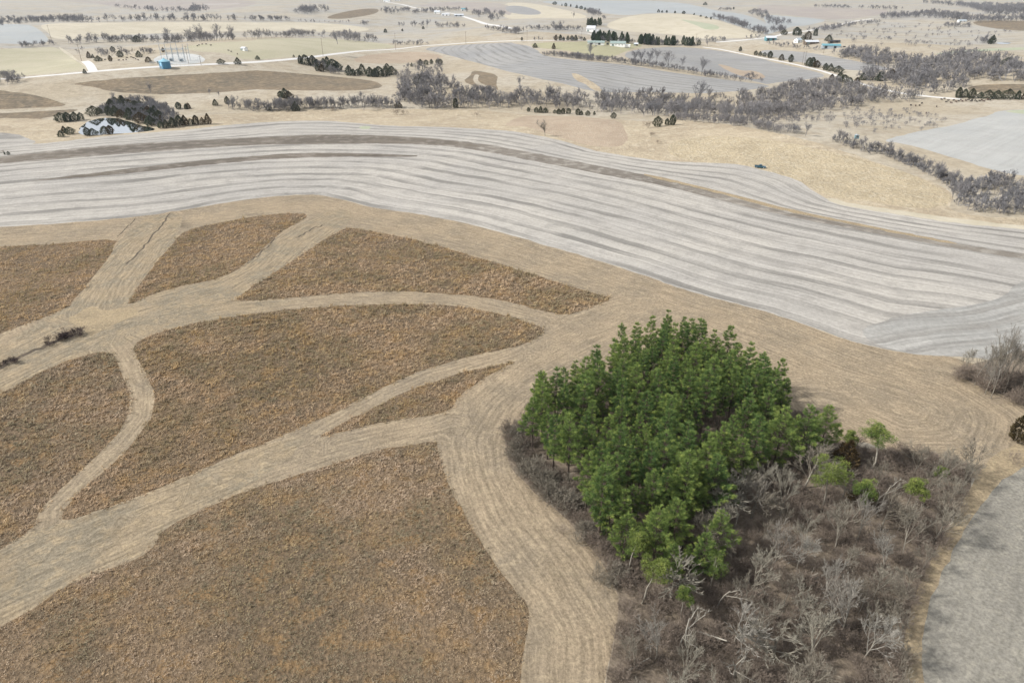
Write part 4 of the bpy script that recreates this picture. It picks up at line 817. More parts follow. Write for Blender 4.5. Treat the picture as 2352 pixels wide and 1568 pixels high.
fw_poly(2, [(540, 640), (560, 570), (700, 610), (780, 690), (650, 670)], 24, 6, 9)
fw_poly(3, [(1430, 1085), (1700, 1080), (2334, 1130), (2334, 1190), (2000, 1150), (1600, 1110)], 130, 3.5, 6)
fw_poly(4, [(-20, 1090), (200, 1070), (480, 1110), (300, 1130), (-20, 1130)], 40, 3, 5)
fw_poly(4, [(-40, 900), (250, 800), (560, 760), (850, 820), (1100, 870), (900, 960), (600, 1000), (300, 1060), (-40, 1070)], 150, 6, 10)
flush('grey bare creek wood winding behind the blond slope')
fw_line(4, [(590, 1290), (700, 1315), (830, 1365), (1050, 1395), (1200, 1470), (1400, 1545), (1600, 1645), (1750, 1745)], 120, 2.5, 4.5, 3)
fw_poly(0, [(2190, 470), (2190, 430), (2240, 418), (2420, 425), (2420, 500), (2290, 492), (2220, 485)], 130, 3.5, 7)
flush('grey brush thickening the hedge line and its end thicket')
fw_poly(1, [(900, 1040), (960, 980), (1100, 925), (1350, 930), (1500, 1000), (1640, 1110), (1430, 1160), (1250, 1110), (1050, 1065)], 230, 4, 8)
flush('grey brush packed behind the pond')
fw_line(3, [(290, 512), (480, 520), (700, 550), (1100, 592), (1500, 645), (1800, 700), (2060, 740)], 170, 5, 8, 4)
fw_poly(3, [(2060, 740), (2150, 700), (2280, 720), (2280, 760), (2150, 765)], 14, 4, 7)
flush('grey brushy hedgerow between the two striped stubble fields')
fw_poly(4, [(570, 500), (800, 470), (1050, 490), (1300, 575), (1500, 550), (1900, 500), (2100, 560), (2450, 660), (2450, 760), (1800, 742), (1800, 830), (1500, 862), (1200, 800), (850, 745), (830, 690), (1150, 645), (900, 600)], 470, 8, 13)
flush('blue grey wooded draw beyond the curving road')
fw_line(1, [(560, 402), (900, 388), (1300, 382), (1700, 386), (2000, 372), (2334, 356)], 90, 9, 15, 6); fw_line(2, [(0, 352), (300, 345), (520, 330)], 36, 9, 15, 6)
fw_poly(2, [(620, 350), (800, 330), (960, 340), (1130, 385), (920, 390)], 40, 10, 15)
fw_line(1, [(150, 437), (480, 412)], 22, 6, 9); fw_line(1, [(650, 470), (900, 500), (1200, 500)], 16, 6, 12, 8); fw_line(1, [(1280, 495), (1420, 490)], 10, 5, 8)
fw_poly(1, [(-80, 705), (150, 700), (250, 735), (100, 780), (-80, 795)], 46, 5, 8)
flush('grey windbreak woods behind the substation and green pasture')
fw_line(1, [(290, 205), (800, 207), (1300, 192), (1700, 192), (2334, 192)], 120, 10, 18, 8); fw_line(2, [(0, 188), (300, 192)], 20, 9, 14); fw_line(2, [(380, 200), (850, 210)], 16, 4, 8)
fw_line(1, [(-100, 240), (0, 235), (250, 210)], 22, 10, 16); fw_line(1, [(0, 195), (130, 190)], 8, 10, 16)
fw_line(1, [(1050, 70), (1350, 95), (1650, 112), (1900, 90)], 46, 9, 18, 10); fw_poly(1, [(1650, 110), (1750, 70), (1900, 60), (1920, 95), (1850, 140), (1720, 130)], 20, 12, 20)
fw_poly(2, [(370, 130), (420, 100), (560, 95), (660, 100), (600, 118), (480, 132)], 36, 12, 20)
fw_poly(2, [(1110, 112), (1180, 96), (1390, 98), (1400, 110), (1250, 135)], 34, 10, 15); fw_line(2, [(1430, 130), (1560, 118), (1700, 108), (1860, 100)], 34, 10, 17, 10)
fw_poly(2, [(1900, 105), (2100, 110), (2290, 140), (2200, 200), (2050, 180)], 50, 10, 18); fw_line(2, [(950, 225), (1050, 235)], 9, 7, 12); fw_line(2, [(1210, 245), (1400, 240), (1640, 250), (1960, 250)], 28, 7, 14, 8); fw_line(2, [(2080, 270), (2334, 310)], 14, 7, 12); fw_line(2, [(1220, 405), (1420, 415), (1600, 412)], 16, 5, 9)
flush('bluish tree belts across the far upper fields')
fw_poly(3, [(700, 112), (780, 130), (880, 195), (800, 205), (750, 165), (680, 130)], 34, 9, 14); fw_line(3, [(1850, 172), (2000, 212), (2250, 300), (2334, 325)], 70, 8, 14, 9); fw_line(3, [(1870, 98), (2000, 96)], 14, 8, 13); fw_poly(3, [(2150, 130), (2220, 110), (2334, 130), (2334, 200)], 30, 10, 16)
fw_poly(4, [(0, 180), (120, 190), (220, 225), (60, 240), (0, 240)], 24, 10, 14); fw_line(3, [(0, 310), (80, 310)], 12, 8, 13); fw_line(3, [(120, 272), (330, 275), (660, 278)], 44, 6, 10, 6); fw_line(3, [(200, 372), (420, 370), (680, 372)], 18, 4, 7, 4); fw_line(3, [(1680, 380), (2000, 375), (2300, 350)], 22, 5, 9, 8)
fw_poly(3, [(720, 378), (1000, 392), (1250, 412), (1520, 416), (1520, 400), (1000, 380)], 40, 7, 10)
fw_line(4, [(420, 68), (700, 78), (1180, 92)], 50, 8, 14, 12); fw_poly(4, [(1040, 150), (1500, 120), (2000, 180), (2450, 170), (2450, 200), (1900, 205), (1400, 165), (1000, 175)], 290, 9, 15)
fw_poly(4, [(1380, 25), (1900, 50), (2450, 60), (2450, 160), (2000, 150), (1850, 80)], 480, 10, 18); fw_poly(4, [(300, 300), (500, 262), (800, 215), (1000, 205), (1000, 220), (800, 240), (450, 300)], 70, 7, 12)
fw_line(4, [(0, 300), (150, 290)], 18, 8, 13); fw_line(4, [(0, 410), (250, 440), (600, 470)], 22, 4, 8); fw_line(4, [(1600, 240), (1820, 250)], 22, 7, 11, 8); fw_poly(4, [(1900, 400), (1960, 370), (2060, 380), (2040, 405)], 14, 7, 12)
flush('blue far woods and belts on the ridges by the upper road')

# shrubs one could count in the two brushy pastures
def shrubs(P, h0, h1, label, group):
    for p in P:
        tree1('shrub', BUSHM[rf.integers(3)], ['twig_far', 'twig_far'], g3(p), rf.uniform(h0, h1) / 4, rf.uniform(0, 6.28), label, group, 'shrub')
shrubs(scatter(wpoly(4, [(400, 1060), (640, 1000), (900, 965), (1300, 990), (1650, 1090), (1640, 1130), (1300, 1225), (1000, 1240), (700, 1190), (500, 1120)]), 1, rf, n=130), 2.4, 4.5, 'grey shrub scattered in the pasture above the hedge line', 'pasture shrubs by the hedge line')
shrubs(scatter(wpoly(4, [(430, 340), (800, 250), (1000, 215), (1500, 210), (2000, 270), (2250, 300), (1900, 425), (1500, 440), (1200, 480), (700, 440)]), 1, rf, n=140), 4, 7.5, 'grey shrub dotted over the brushy pasture beyond the draw', 'far pasture shrubs')
shrubs(line_pts(4, [(-80, 1190), (80, 1200), (250, 1215)], 24, 4, 3), 4, 6.5, 'rounded pale shrub fringing the golden hill', 'shrubs above the golden hill')
for (k, x, y, h, lab) in [(3, 1240, 1170, 5, 'bare thorn bush at the notch of the blond slope'), (3, 1265, 1245, 3.2, 'reddish thicket in the notch of the blond slope'), (3, 1330, 1310, 2.6, 'low reddish bush in front of the notch thicket'), (2, 1290, 1050, 5, 'grey bush clump jutting from the creek line'), (2, 1340, 1045, 4.5, 'second grey bush jutting from the creek line'), (2, 2010, 1070, 5, 'grey bush in the hollow of the blond slope'), (2, 690, 1015, 4, 'dark bush under the thin creek line'), (1, 30, 1400, 2, 'dark bush at the edge of the stubble')]:
    tree1('shrub', BUSHM[rf.integers(3)], ['brush', 'brush'], at(k, x, y), h / 4, rf.uniform(0, 6), lab, None, 'shrub', squash=1.6)

# cedars
def cedars(k, lst, hpx, label, group):
    for (x, y) in lst:
        h = metres(k, x, y, hpx * rf.uniform(0.8, 1.5)); tree1('cedar_tree', CEDARS[rf.integers(3)], ['rust' if rf.random() < 0.15 else 'cedar', 'bark_pine'], at(k, x, y), h / 5, rf.uniform(0, 6.28), label, group, squash=rf.uniform(0.95, 1.6))
cedars(1, [(590, 1215), (640, 1225), (560, 1250), (560, 1110), (620, 1110), (690, 1105), (740, 1095), (860, 1055), (910, 1045), (800, 1238), (850, 1232), (960, 1222), (1010, 1222)], 62, 'dark cedar on the near bank of the pond', 'pond bank cedars')
cedars(1, [(1020, 1000), (1060, 965), (1120, 960), (1180, 975), (1240, 1010), (1300, 1050), (1360, 1060), (1400, 1090), (1460, 1110), (1480, 1130), (1130, 1010), (1220, 1060), (1110, 1075), (1190, 1095), (1290, 1125), (1380, 1150), (1000, 1055), (1150, 1040), (1350, 1090), (1430, 1120), (1420, 1060), (1090, 985), (1010, 1010), (1280, 985), (1320, 1035), (1180, 1010), (1060, 1060), (1250, 1060)], 75, 'cedar mixed into the thicket behind the pond', 'thicket cedars')
cedars(1, [(1470, 1172), (1520, 1168), (1580, 1162), (1640, 1150), (1690, 1148), (1740, 1142), (1790, 1138), (1850, 1136), (1900, 1134)], 68, 'dark cedar in the row running out from the pond', 'cedar row by the pond')
cedars(1, [(1630, 995), (1700, 998), (1720, 995), (1965, 965), (2075, 950)], 55, 'dark cedar scattered in the tan pasture past the pond', 'pasture cedars')
cedars(1, [(45, 1410), (80, 1412)], 28, 'tiny dark cedar at the stubble edge', 'stubble edge cedars')
cedars(2, [(405, 585), (450, 590), (520, 600), (560, 600), (620, 610), (650, 590), (600, 655), (700, 640), (745, 650), (560, 650), (660, 650)], 70, 'cedar in the thicket just below the gravel road', 'roadside thicket cedars')
cedars(2, [(850, 692), (890, 690), (930, 690), (970, 688), (1040, 702), (1090, 705), (1120, 700), (1195, 640), (1190, 700), (1240, 690)], 70, 'cedar along the fold below the orange knoll', 'fold cedars')
cedars(2, [(1420, 610), (1500, 600), (1550, 592), (1600, 585), (1650, 580), (1680, 590)], 45, 'dark cedar crowning the top of the grey wood', 'hilltop cedars')
cedars(2, [(225, 890), (265, 900), (300, 905), (1300, 985), (1820, 985), (1970, 900), (1480, 775), (120, 1010), (365, 1015)], 70, 'cedar standing in the creek line', 'creek line cedars')
cedars(2, [(345, 525), (1180, 300), (1335, 288), (1525, 268), (15, 545)], 26, 'small dark cedar beside the upper road pasture', 'upper pasture cedars')
cedars(3, [(150, 1018), (220, 1028), (260, 1030), (305, 1030), (390, 1035), (425, 1042), (465, 1038), (515, 1038), (600, 1050), (632, 1050), (690, 1055), (750, 1050), (925, 1082)], 42, 'cedar in the row at the foot of the creek wood', 'creek wood cedars')
cedars(3, [(1325, 1155), (1412, 1140), (1462, 1142)], 65, 'cedar by the notch of the blond slope', 'notch cedars')
cedars(3, [(390, 46), (455, 56), (490, 62), (535, 66), (590, 77), (630, 86), (665, 95), (1335, 116), (1368, 118), (1410, 118), (1485, 124), (1565, 130), (1660, 140), (1720, 155), (1770, 170), (1812, 180), (1760, 50), (2020, 88)], 24, 'small dark cedar in the fence row on the far hill', 'far fence row cedars')
cedars(3, [(90, 372), (400, 372), (440, 370), (470, 372), (510, 370), (545, 372), (580, 372), (660, 372), (210, 438), (380, 450), (1700, 415), (1640, 412), (2080, 470), (2220, 505), (2260, 510), (2300, 518)], 38, 'dark cedar along the farm road', 'farm road cedars')
cedars(4, [(15, 530), (120, 552), (205, 568), (370, 605), (400, 612), (440, 618), (520, 640), (565, 652), (635, 665), (650, 740), (690, 755), (570, 770), (740, 770), (800, 790)], 62, 'dark cedar beside the curving gravel road', 'curving road cedars')
cedars(4, [(860, 735), (920, 735), (1020, 742), (1120, 715), (1165, 710), (1350, 770), (1250, 690), (2175, 600), (2230, 620), (2290, 625)], 65, 'dark cedar at the edge of the wooded draw', 'draw cedars')
cedars(4, [(1730, 893), (1785, 890), (1850, 900), (1930, 898), (2000, 902), (2080, 905), (2180, 905), (2270, 908), (2350, 912)], 75, 'big dark cedar above the cattle herd', 'cedars above the herd')
cedars(4, [(145, 320), (255, 325), (290, 320), (320, 368), (360, 365), (430, 330), (550, 378), (2020, 405), (2040, 400)], 55, 'dark cedar round the teal roofed shed', 'shed cedars')
cedars(1, [(815, 535), (850, 532), (1100, 525), (1355, 570), (1490, 478), (1250, 388), (1030, 472), (900, 562), (1010, 562), (775, 672), (1270, 525), (2170, 590), (2015, 585)], 45, 'dark cedar around the substation lot', 'substation cedars')
rg = np.random.default_rng(3)
P = line_pts(3, [(740, 375), (850, 372), (950, 385), (1100, 392), (1250, 410), (1500, 415), (1650, 413)], 46, 8, 5)
M['far_needle'] = leaf_mat('far_pine_needles', (74, 96, 60), (88, 108, 70), (120, 132, 84))
for p in P: tree1('pine_tree', FARPINE[rg.integers(2)], ['far_needle', 'bark_pine'], g3(p), rg.uniform(0.75, 1.1), rg.uniform(0, 6), 'tall green pine in the shelter belt behind the white barns', 'farm shelter belt pines')
for p in scatter(wpoly(3, [(680, 240), (800, 250), (810, 230), (700, 222)]), 1, rg, n=9): tree1('pine_tree', FARPINE[rg.integers(2)], ['far_needle', 'bark_pine'], g3(p), rg.uniform(0.7, 1.0), rg.uniform(0, 6), 'olive pine behind the white farm house', 'pines behind the house')

# ------------------------------------------------------------------ buildings and other things
M['white'] = plain_mat('white_siding', (250, 250, 247), 0.5, var=0.03, k=0.88); M['green_roof'] = plain_mat('grey_green_roof', (150, 166, 160), 0.45, var=0.06)
M['grey_roof'] = plain_mat('pale_roof', (214, 218, 222), 0.5, var=0.05); M['dark'] = plain_mat('dark_opening', (50, 52, 56), 0.6); M['glass'] = plain_mat('dark_glass', (40, 50, 60), 0.1, spec=0.8)
M['teal'] = plain_mat('teal_roof', (104, 160, 172), 0.4, var=0.06); M['steel'] = plain_mat('galvanised_steel', (190, 200, 206), 0.5, 0.1, 0.06); M['wood'] = plain_mat('weathered_wood', (122, 108, 92), 0.9, var=0.2)
M['bin'] = plain_mat('blue_bin_steel', (84, 150, 184), 0.4, 0.2, 0.06, k=0.7); M['bin_roof'] = plain_mat('pale_blue_bin_roof', (150, 200, 218), 0.4, 0.2, 0.05)
M['paint'] = plain_mat('teal_truck_paint', (58, 104, 122), 0.25, 0.3, 0.04, spec=0.6); M['rubber'] = plain_mat('rubber', (34, 34, 36), 0.8); M['chrome'] = plain_mat('bright_hub', (226, 228, 230), 0.3, 0.4, 0.02)
M['cow'] = plain_mat('dark_hide', (44, 36, 34), 0.8, var=0.2, k=0.6); M['cow_red'] = plain_mat('brown_hide', (86, 56, 44), 0.8, var=0.2, k=0.6)
M['insulator'] = plain_mat('insulator', (190, 196, 200), 0.3)

def bm_obj(name, bm, mat, parent=None, loc=None, smooth=False):
    bmesh.ops.recalc_face_normals(bm, faces=bm.faces[:]); me = bpy.data.meshes.new(name); bm.to_mesh(me); bm.free()
    if smooth: me.polygons.foreach_set('use_smooth', np.ones(len(me.polygons), bool))
    return link(name, me, mat, parent, loc)
def prism(bm, prof, y0, y1, ax='y'):
    """extrude an (x, z) outline from y0 to y1"""
    f = (lambda p, t: (p[0], t, p[1])) if ax == 'y' else (lambda p, t: (t, p[0], p[1]))
    a = [bm.verts.new(f(p, y0)) for p in prof]; b = [bm.verts.new(f(p, y1)) for p in prof]; n = len(prof)
    bm.faces.new(a); bm.faces.new(b[::-1])
    for i in range(n): bm.faces.new((a[i], b[i], b[(i + 1) % n], a[(i + 1) % n]))
def box(bm, x0, x1, y0, y1, z0, z1): prism(bm, [(x0, z0), (x1, z0), (x1, z1), (x0, z1)], y0, y1)
def cyl(bm, p, q, r, n=10, r2=None):
    p, q = Vector(p), Vector(q); d = (q - p); rot = d.to_track_quat('Z', 'Y').to_matrix().to_4x4()
    bmesh.ops.create_cone(bm, cap_ends=True, segments=n, radius1=r, radius2=r if r2 is None else r2, depth=d.length, matrix=Matrix.Translation((p + q) / 2) @ rot)

def barn(name, loc, rz, L, W, Hw, Hr, wall, roof, label, doors=1, windows=4, lean=None, cat='barn', chimney=False):
    """ridge along local x, long side facing -y"""
    o = empty(name, loc, rz); tag(o, label, cat); w = W / 2
    bm = bmesh.new(); prism(bm, [(-w, -0.6), (w, -0.6), (w, Hw), (0, Hr), (-w, Hw)], -L / 2, L / 2, 'x'); bm_obj('wall', bm, M[wall], o)
    bm = bmesh.new(); e = 0.5; t = 0.18; k = (Hr - Hw) / w
    prism(bm, [(-w - e, Hw - e * k + 0.03), (0, Hr + 0.03), (w + e, Hw - e * k + 0.03), (w + e, Hw - e * k + t), (0, Hr + t + 0.05), (-w - e, Hw - e * k + t)], -L / 2 - e, L / 2 + e, 'x')
    r = bm_obj('roof', bm, M[roof], o)
    if chimney: bm = bmesh.new(); box(bm, 1.0, 1.8, -0.4, 0.4, Hr - 0.8, Hr + 1.2); bm_obj('chimney', bm, M['wood'], r)
    for d in range(doors):
        x = -L * 0.3 + d * L * 0.5; bm = bmesh.new(); box(bm, x - 1.7, x + 1.7, -w - 0.06, -w + 0.02, 0, min(3.2, Hw - 0.4)); bm_obj('door', bm, M['dark' if doors > 1 else 'green_roof'], o)
    for d in range(windows):
        x = -L * 0.42 + (d + 0.5) * L * 0.84 / windows
        bm = bmesh.new(); box(bm, x - 0.5, x + 0.5, -w - 0.1, -w - 0.065, Hw * 0.45, Hw * 0.45 + 1.2); bm_obj('window', bm, M['glass'], o)
    bm = bmesh.new(); box(bm, -L / 2 - 0.05, -L / 2 + 0.02, -0.7, 0.7, 0.1, 2.3); bm_obj('side_door', bm, M['dark'], o)
    if lean:
        bm = bmesh.new(); prism(bm, [(-w * 0.7, -0.6), (w * 0.7, -0.6), (w * 0.7, Hw * 0.62), (-w * 0.7, Hw * 0.5)], L / 2, L / 2 + lean, 'x'); bm_obj('annex', bm, M[wall], o)
    return o
barn('white_barn', at(3, 965, 425), R(-14), 22, 13, 4.6, 7.2, 'white', 'green_roof', 'white barn with grey green roof and low annex', 1, 4, 7.0)
barn('long_shed', at(3, 765, 408), R(-6), 24, 9, 3.0, 5.0, 'white', 'green_roof', 'long low white shed with dull green roof', 3, 2, cat='shed')
barn('farm_house', at(3, 722, 290), R(-20), 15, 10, 5.6, 9.5, 'white', 'grey_roof', 'white two storey farm house with bright gable', 1, 5, 5, cat='house', chimney=True)
barn('white_garage', at(3, 1130, 418), R(-10), 6, 6, 2.6, 4.0, 'wood', 'grey_roof', 'small tan outbuilding beyond the barn annex', 1, 1, cat='shed')
barn('machine_shed', at(4, 570, 440), R(-12), 24, 11, 3.6, 5.4, 'steel', 'teal', 'long open shed with teal metal roof', 4, 0, cat='shed')
barn('farm_house', at(4, 390, 402), R(6), 20, 9, 3.0, 5.2, 'wood', 'grey_roof', 'low grey house among cedars near the teal shed', 1, 4, cat='house', chimney=True)
barn('farm_house', at(4, 270, 388), R(30), 9, 8, 3.5, 6.0, 'white', 'steel', 'small pale outbuilding beside the low grey house', 1, 2, cat='house')
barn('white_barn', at(4, 20, 370), R(0), 16, 10, 4, 6.5, 'teal', 'grey_roof', 'light blue barn at the fork of the upper road', 2, 2)
barn('small_shed', at(4, 600, 393), R(0), 16, 6, 2.6, 3.6, 'wood', 'dark', 'low dark shed behind the teal roof', 2, 0, cat='shed')
barn('farm_house', at(2, 1655, 125), R(-10), 18, 11, 4.5, 8, 'white', 'grey_roof', 'distant white farm house by the far road bend', 1, 4, cat='house', chimney=True)
barn('small_shed', at(2, 1730, 145), R(-10), 22, 10, 3.5, 5.5, 'white', 'grey_roof', 'distant pale shed in front of the far farm house', 2, 2, cat='shed')
barn('small_shed', at(2, 1850, 150), R(10), 26, 11, 3.5, 6, 'steel', 'grey_roof', 'distant grey shed touching the far road', 2, 2, cat='shed')
barn('farm_house', at(2, 1895, 102), R(10), 16, 10, 5, 8, 'white', 'teal', 'distant pale blue house above the far road', 1, 3, cat='house')
barn('farm_house', at(2, 1195, 20), R(-5), 26, 14, 6, 10, 'white', 'grey_roof', 'farthest white farm house near the skyline road', 1, 4, cat='house')
barn('farm_house', at(2, 1290, 8), R(5), 24, 13, 5, 9, 'white', 'teal', 'farthest blue roofed building near the skyline road', 1, 3, cat='house')
barn('small_shed', at(4, 1765, 205), R(0), 18, 9, 3.5, 5.5, 'white', 'steel', 'lone distant shed below the ridge woods', 1, 2, cat='shed')
barn('small_shed', at(1, 2228, 462), R(-30), 6, 5, 2.5, 3.8, 'white', 'grey_roof', 'tiny white shed on the green pasture', 1, 1, cat='shed')

# grain bin
p = at(1, 1510, 622); o = empty('grain_bin', p); tag(o, 'round blue steel grain bin with pale conical roof', 'grain bin')
bm = bmesh.new(); prof = []
for i in range(41): z = -0.3 + 6.6 * i / 40; prof.append((5.2 + 0.05 * math.cos(i * math.pi), z))
ring = [[bm.verts.new((r_ * math.cos(a), r_ * math.sin(a), z)) for a in np.linspace(0, 2 * math.pi, 40, endpoint=False)] for r_, z in prof]
for a, b in zip(ring[:-1], ring[1:]):
    for i in range(40): bm.faces.new((a[i], a[(i + 1) % 40], b[(i + 1) % 40], b[i]))
bm_obj('wall', bm, M['bin'], o)
bm = bmesh.new(); cyl(bm, (0, 0, 6.25), (0, 0, 8.9), 5.5, 40, 0.5)
rf_ = bm_obj('roof', bm, M['bin_roof'], o)
bm = bmesh.new(); cyl(bm, (0, 0, 8.85), (0, 0, 9.4), 0.6, 14, 0.45); bm_obj('cap', bm, M['bin_roof'], rf_)
bm = bmesh.new(); box(bm, -2.4, -1.4, -5.05, -4.6, 0.2, 2.3); bm_obj('door', bm, M['steel'], o)
bm = bmesh.new()
for x in (-4.0, -3.6): cyl(bm, (x, -4.1 if x < -3.8 else -4.4, 0), (x * 0.98, -4.1 if x < -3.8 else -4.4, 6.3), 0.05, 6)
for i in range(14): cyl(bm, (-4.0, -4.1, 0.4 + i * 0.42), (-3.6, -4.4, 0.4 + i * 0.42), 0.035, 5)
bm_obj('ladder', bm, M['steel'], o)

# substation: posts and beams of one bolted frame, transformers, control house, fence
p0 = at(1, 1610, 560); o = empty('substation_frame', p0); tag(o, 'tall galvanised steel substation frame with crossbeams', 'substation')
for i, x in enumerate((-12, -6, 0, 6, 12)):
    for y in (-6, 6):
        bm = bmesh.new(); h = 17 if i in (0, 2, 4) else 13
        for sx in (-0.3, 0.3):
            for sy in (-0.3, 0.3): cyl(bm, (x + sx, y + sy, -0.5), (x + sx * 0.5, y + sy * 0.5, h), 0.055, 5)
        for k in range(8):
            z = h * k / 8; s = 0.3 * (1 - 0.5 * k / 8); cyl(bm, (x - s, y - s, z), (x + s, y - s, z + h / 8), 0.05, 4); cyl(bm, (x + s, y + s, z), (x - s, y + s, z + h / 8), 0.05, 4)
        bm_obj('post', bm, M['steel'], o)
for (y, z) in ((-6, 11.5), (6, 11.5), (-6, 7.5), (6, 7.5)):
    bm = bmesh.new()
    for dz in (0, 0.7): cyl(bm, (-12, y, z + dz), (12, y, z + dz), 0.1, 5)
    for k in range(16): cyl(bm, (-12 + k * 1.5, y, z + (k % 2) * 0.7), (-10.5 + k * 1.5, y, z + ((k + 1) % 2) * 0.7), 0.06, 4)
    b = bm_obj('beam', bm, M['steel'], o)
    for k in range(5): bm = bmesh.new(); cyl(bm, (-9 + 4.5 * k, y, z - 1.3), (-9 + 4.5 * k, y, z - 0.05), 0.2, 8, 0.12); bm_obj('insulator', bm, M['insulator'], b)
for x in (-12, 0, 12):
    bm = bmesh.new(); cyl(bm, (x, -6, 10.9), (x, 6, 10.9), 0.12, 5); bm_obj('cross_tie', bm, M['steel'], o)
for (dx, dy, lab) in ((-5, 0, 'grey transformer tank under the steel frame, nearest the control house'), (5, 1, 'grey transformer tank under the far half of the steel frame')):
    t = empty('transformer', g3(p0[:2] + [dx, dy])); tag(t, lab, 'transformer')
    bm = bmesh.new(); box(bm, -1.6, 1.6, -1.1, 1.1, -0.1, 2.6); bmesh.ops.bevel(bm, geom=bm.edges[:], offset=0.12, segments=2); bm_obj('tank', bm, M['steel'], t)
    bm = bmesh.new()
    for k in range(7): box(bm, -1.4 + k * 0.42, -1.3 + k * 0.42, -1.7, -1.12, 0.4, 2.3)
    bm_obj('radiator', bm, M['steel'], t)
    for k in (-1, 0, 1): bm = bmesh.new(); cyl(bm, (k, 0, 2.62), (k, 0, 4.0), 0.2, 8, 0.1); bm_obj('bushing', bm, M['insulator'], t)
barn('control_house', g3(p0[:2] + [-8, -15]), 0, 9, 4, 2.6, 3.1, 'grey_roof', 'steel', 'flat grey control house in front of the steel frame', 1, 1, cat='hut')
cx, cy = p0[0], p0[1]
f = empty('chain_fence', g3((cx, cy))); tag(f, 'tall grey fence round the substation pad', 'fence')
corners = [(-18, -22), (20, -20), (20, 14), (-18, 14)]
zf = lambda x, y: float(hgt(cx + x, cy + y) - p0[2])
bm = bmesh.new(); bm2 = bmesh.new()
for a, b in zip(corners, corners[1:] + corners[:1]):
    a, b = np.array(a, float), np.array(b, float)
    for t in np.linspace(0, 1, 10, endpoint=False):
        q = a + (b - a) * t; q2 = a + (b - a) * (t + 0.1); cyl(bm, (q[0], q[1], zf(*q) - 0.3), (q[0], q[1], zf(*q) + 2.4), 0.06, 5)
        for hh in (0.3, 0.9, 1.5, 2.1, 2.35): cyl(bm2, (q[0], q[1], zf(*q) + hh), (q2[0], q2[1], zf(*q2) + hh), 0.03, 4)
bm_obj('post_run', bm, M['steel'], f); bm_obj('rail_run', bm2, M['steel'], f)

# utility poles
def pole(k, x, y, px, label, arm=True):
    h = metres(k, x, y, px); o = empty('utility_pole', at(k, x, y), rf.uniform(-0.4, 0.4)); tag(o, label, 'utility pole', 'utility poles')
    bm = bmesh.new(); cyl(bm, (0, 0, -0.5), (0, 0, h), 0.22, 8, 0.14); bm_obj('pole', bm, M['wood'], o)
    bm = bmesh.new(); box(bm, -1.4, 1.4, -0.2, -0.06, h - 0.9, h - 0.7); a = bm_obj('crossarm', bm, M['wood'], o)
    for q in (-1.2, 0, 1.2): bm = bmesh.new(); cyl(bm, (q, -0.13, h - 0.7), (q, -0.13, h - 0.4), 0.07, 6, 0.05); bm_obj('insulator', bm, M['insulator'], a)
for (k, x, y, px, lab) in [(2, 612, 512, 160, 'wooden utility pole rising out of the roadside cedar thicket'), (2, 1275, 458, 155, 'wooden utility pole beside the road at the pasture corner'), (2, 1914, 405, 115, 'wooden utility pole where the striped field begins'), (3, 137, 376, 100, 'wooden utility pole on the straight road near the hay field'), (3, 634, 372, 90, 'wooden utility pole near the farm driveway'), (3, 940, 372, 75, 'wooden utility pole behind the white barn'), (4, 310, 592, 120, 'wooden utility pole of a close pair by the curving road'), (4, 330, 594, 125, 'second wooden pole of the close pair by the curving road'), (1, 1720, 580, 160, 'wooden utility pole at the substation edge'), (1, 1835, 598, 90, 'short leaning utility pole between substation and road'), (1, 745, 560, 150, 'wooden utility pole beside the short gravel drive'), (1, 470, 370, 140, 'wooden utility pole on the far cream strip'), (3, 1680, 360, 50, 'distant utility pole near the road fork'), (4, 505, 490, 70, 'utility pole below the teal shed')]:
    pole(k, x, y, px, lab)

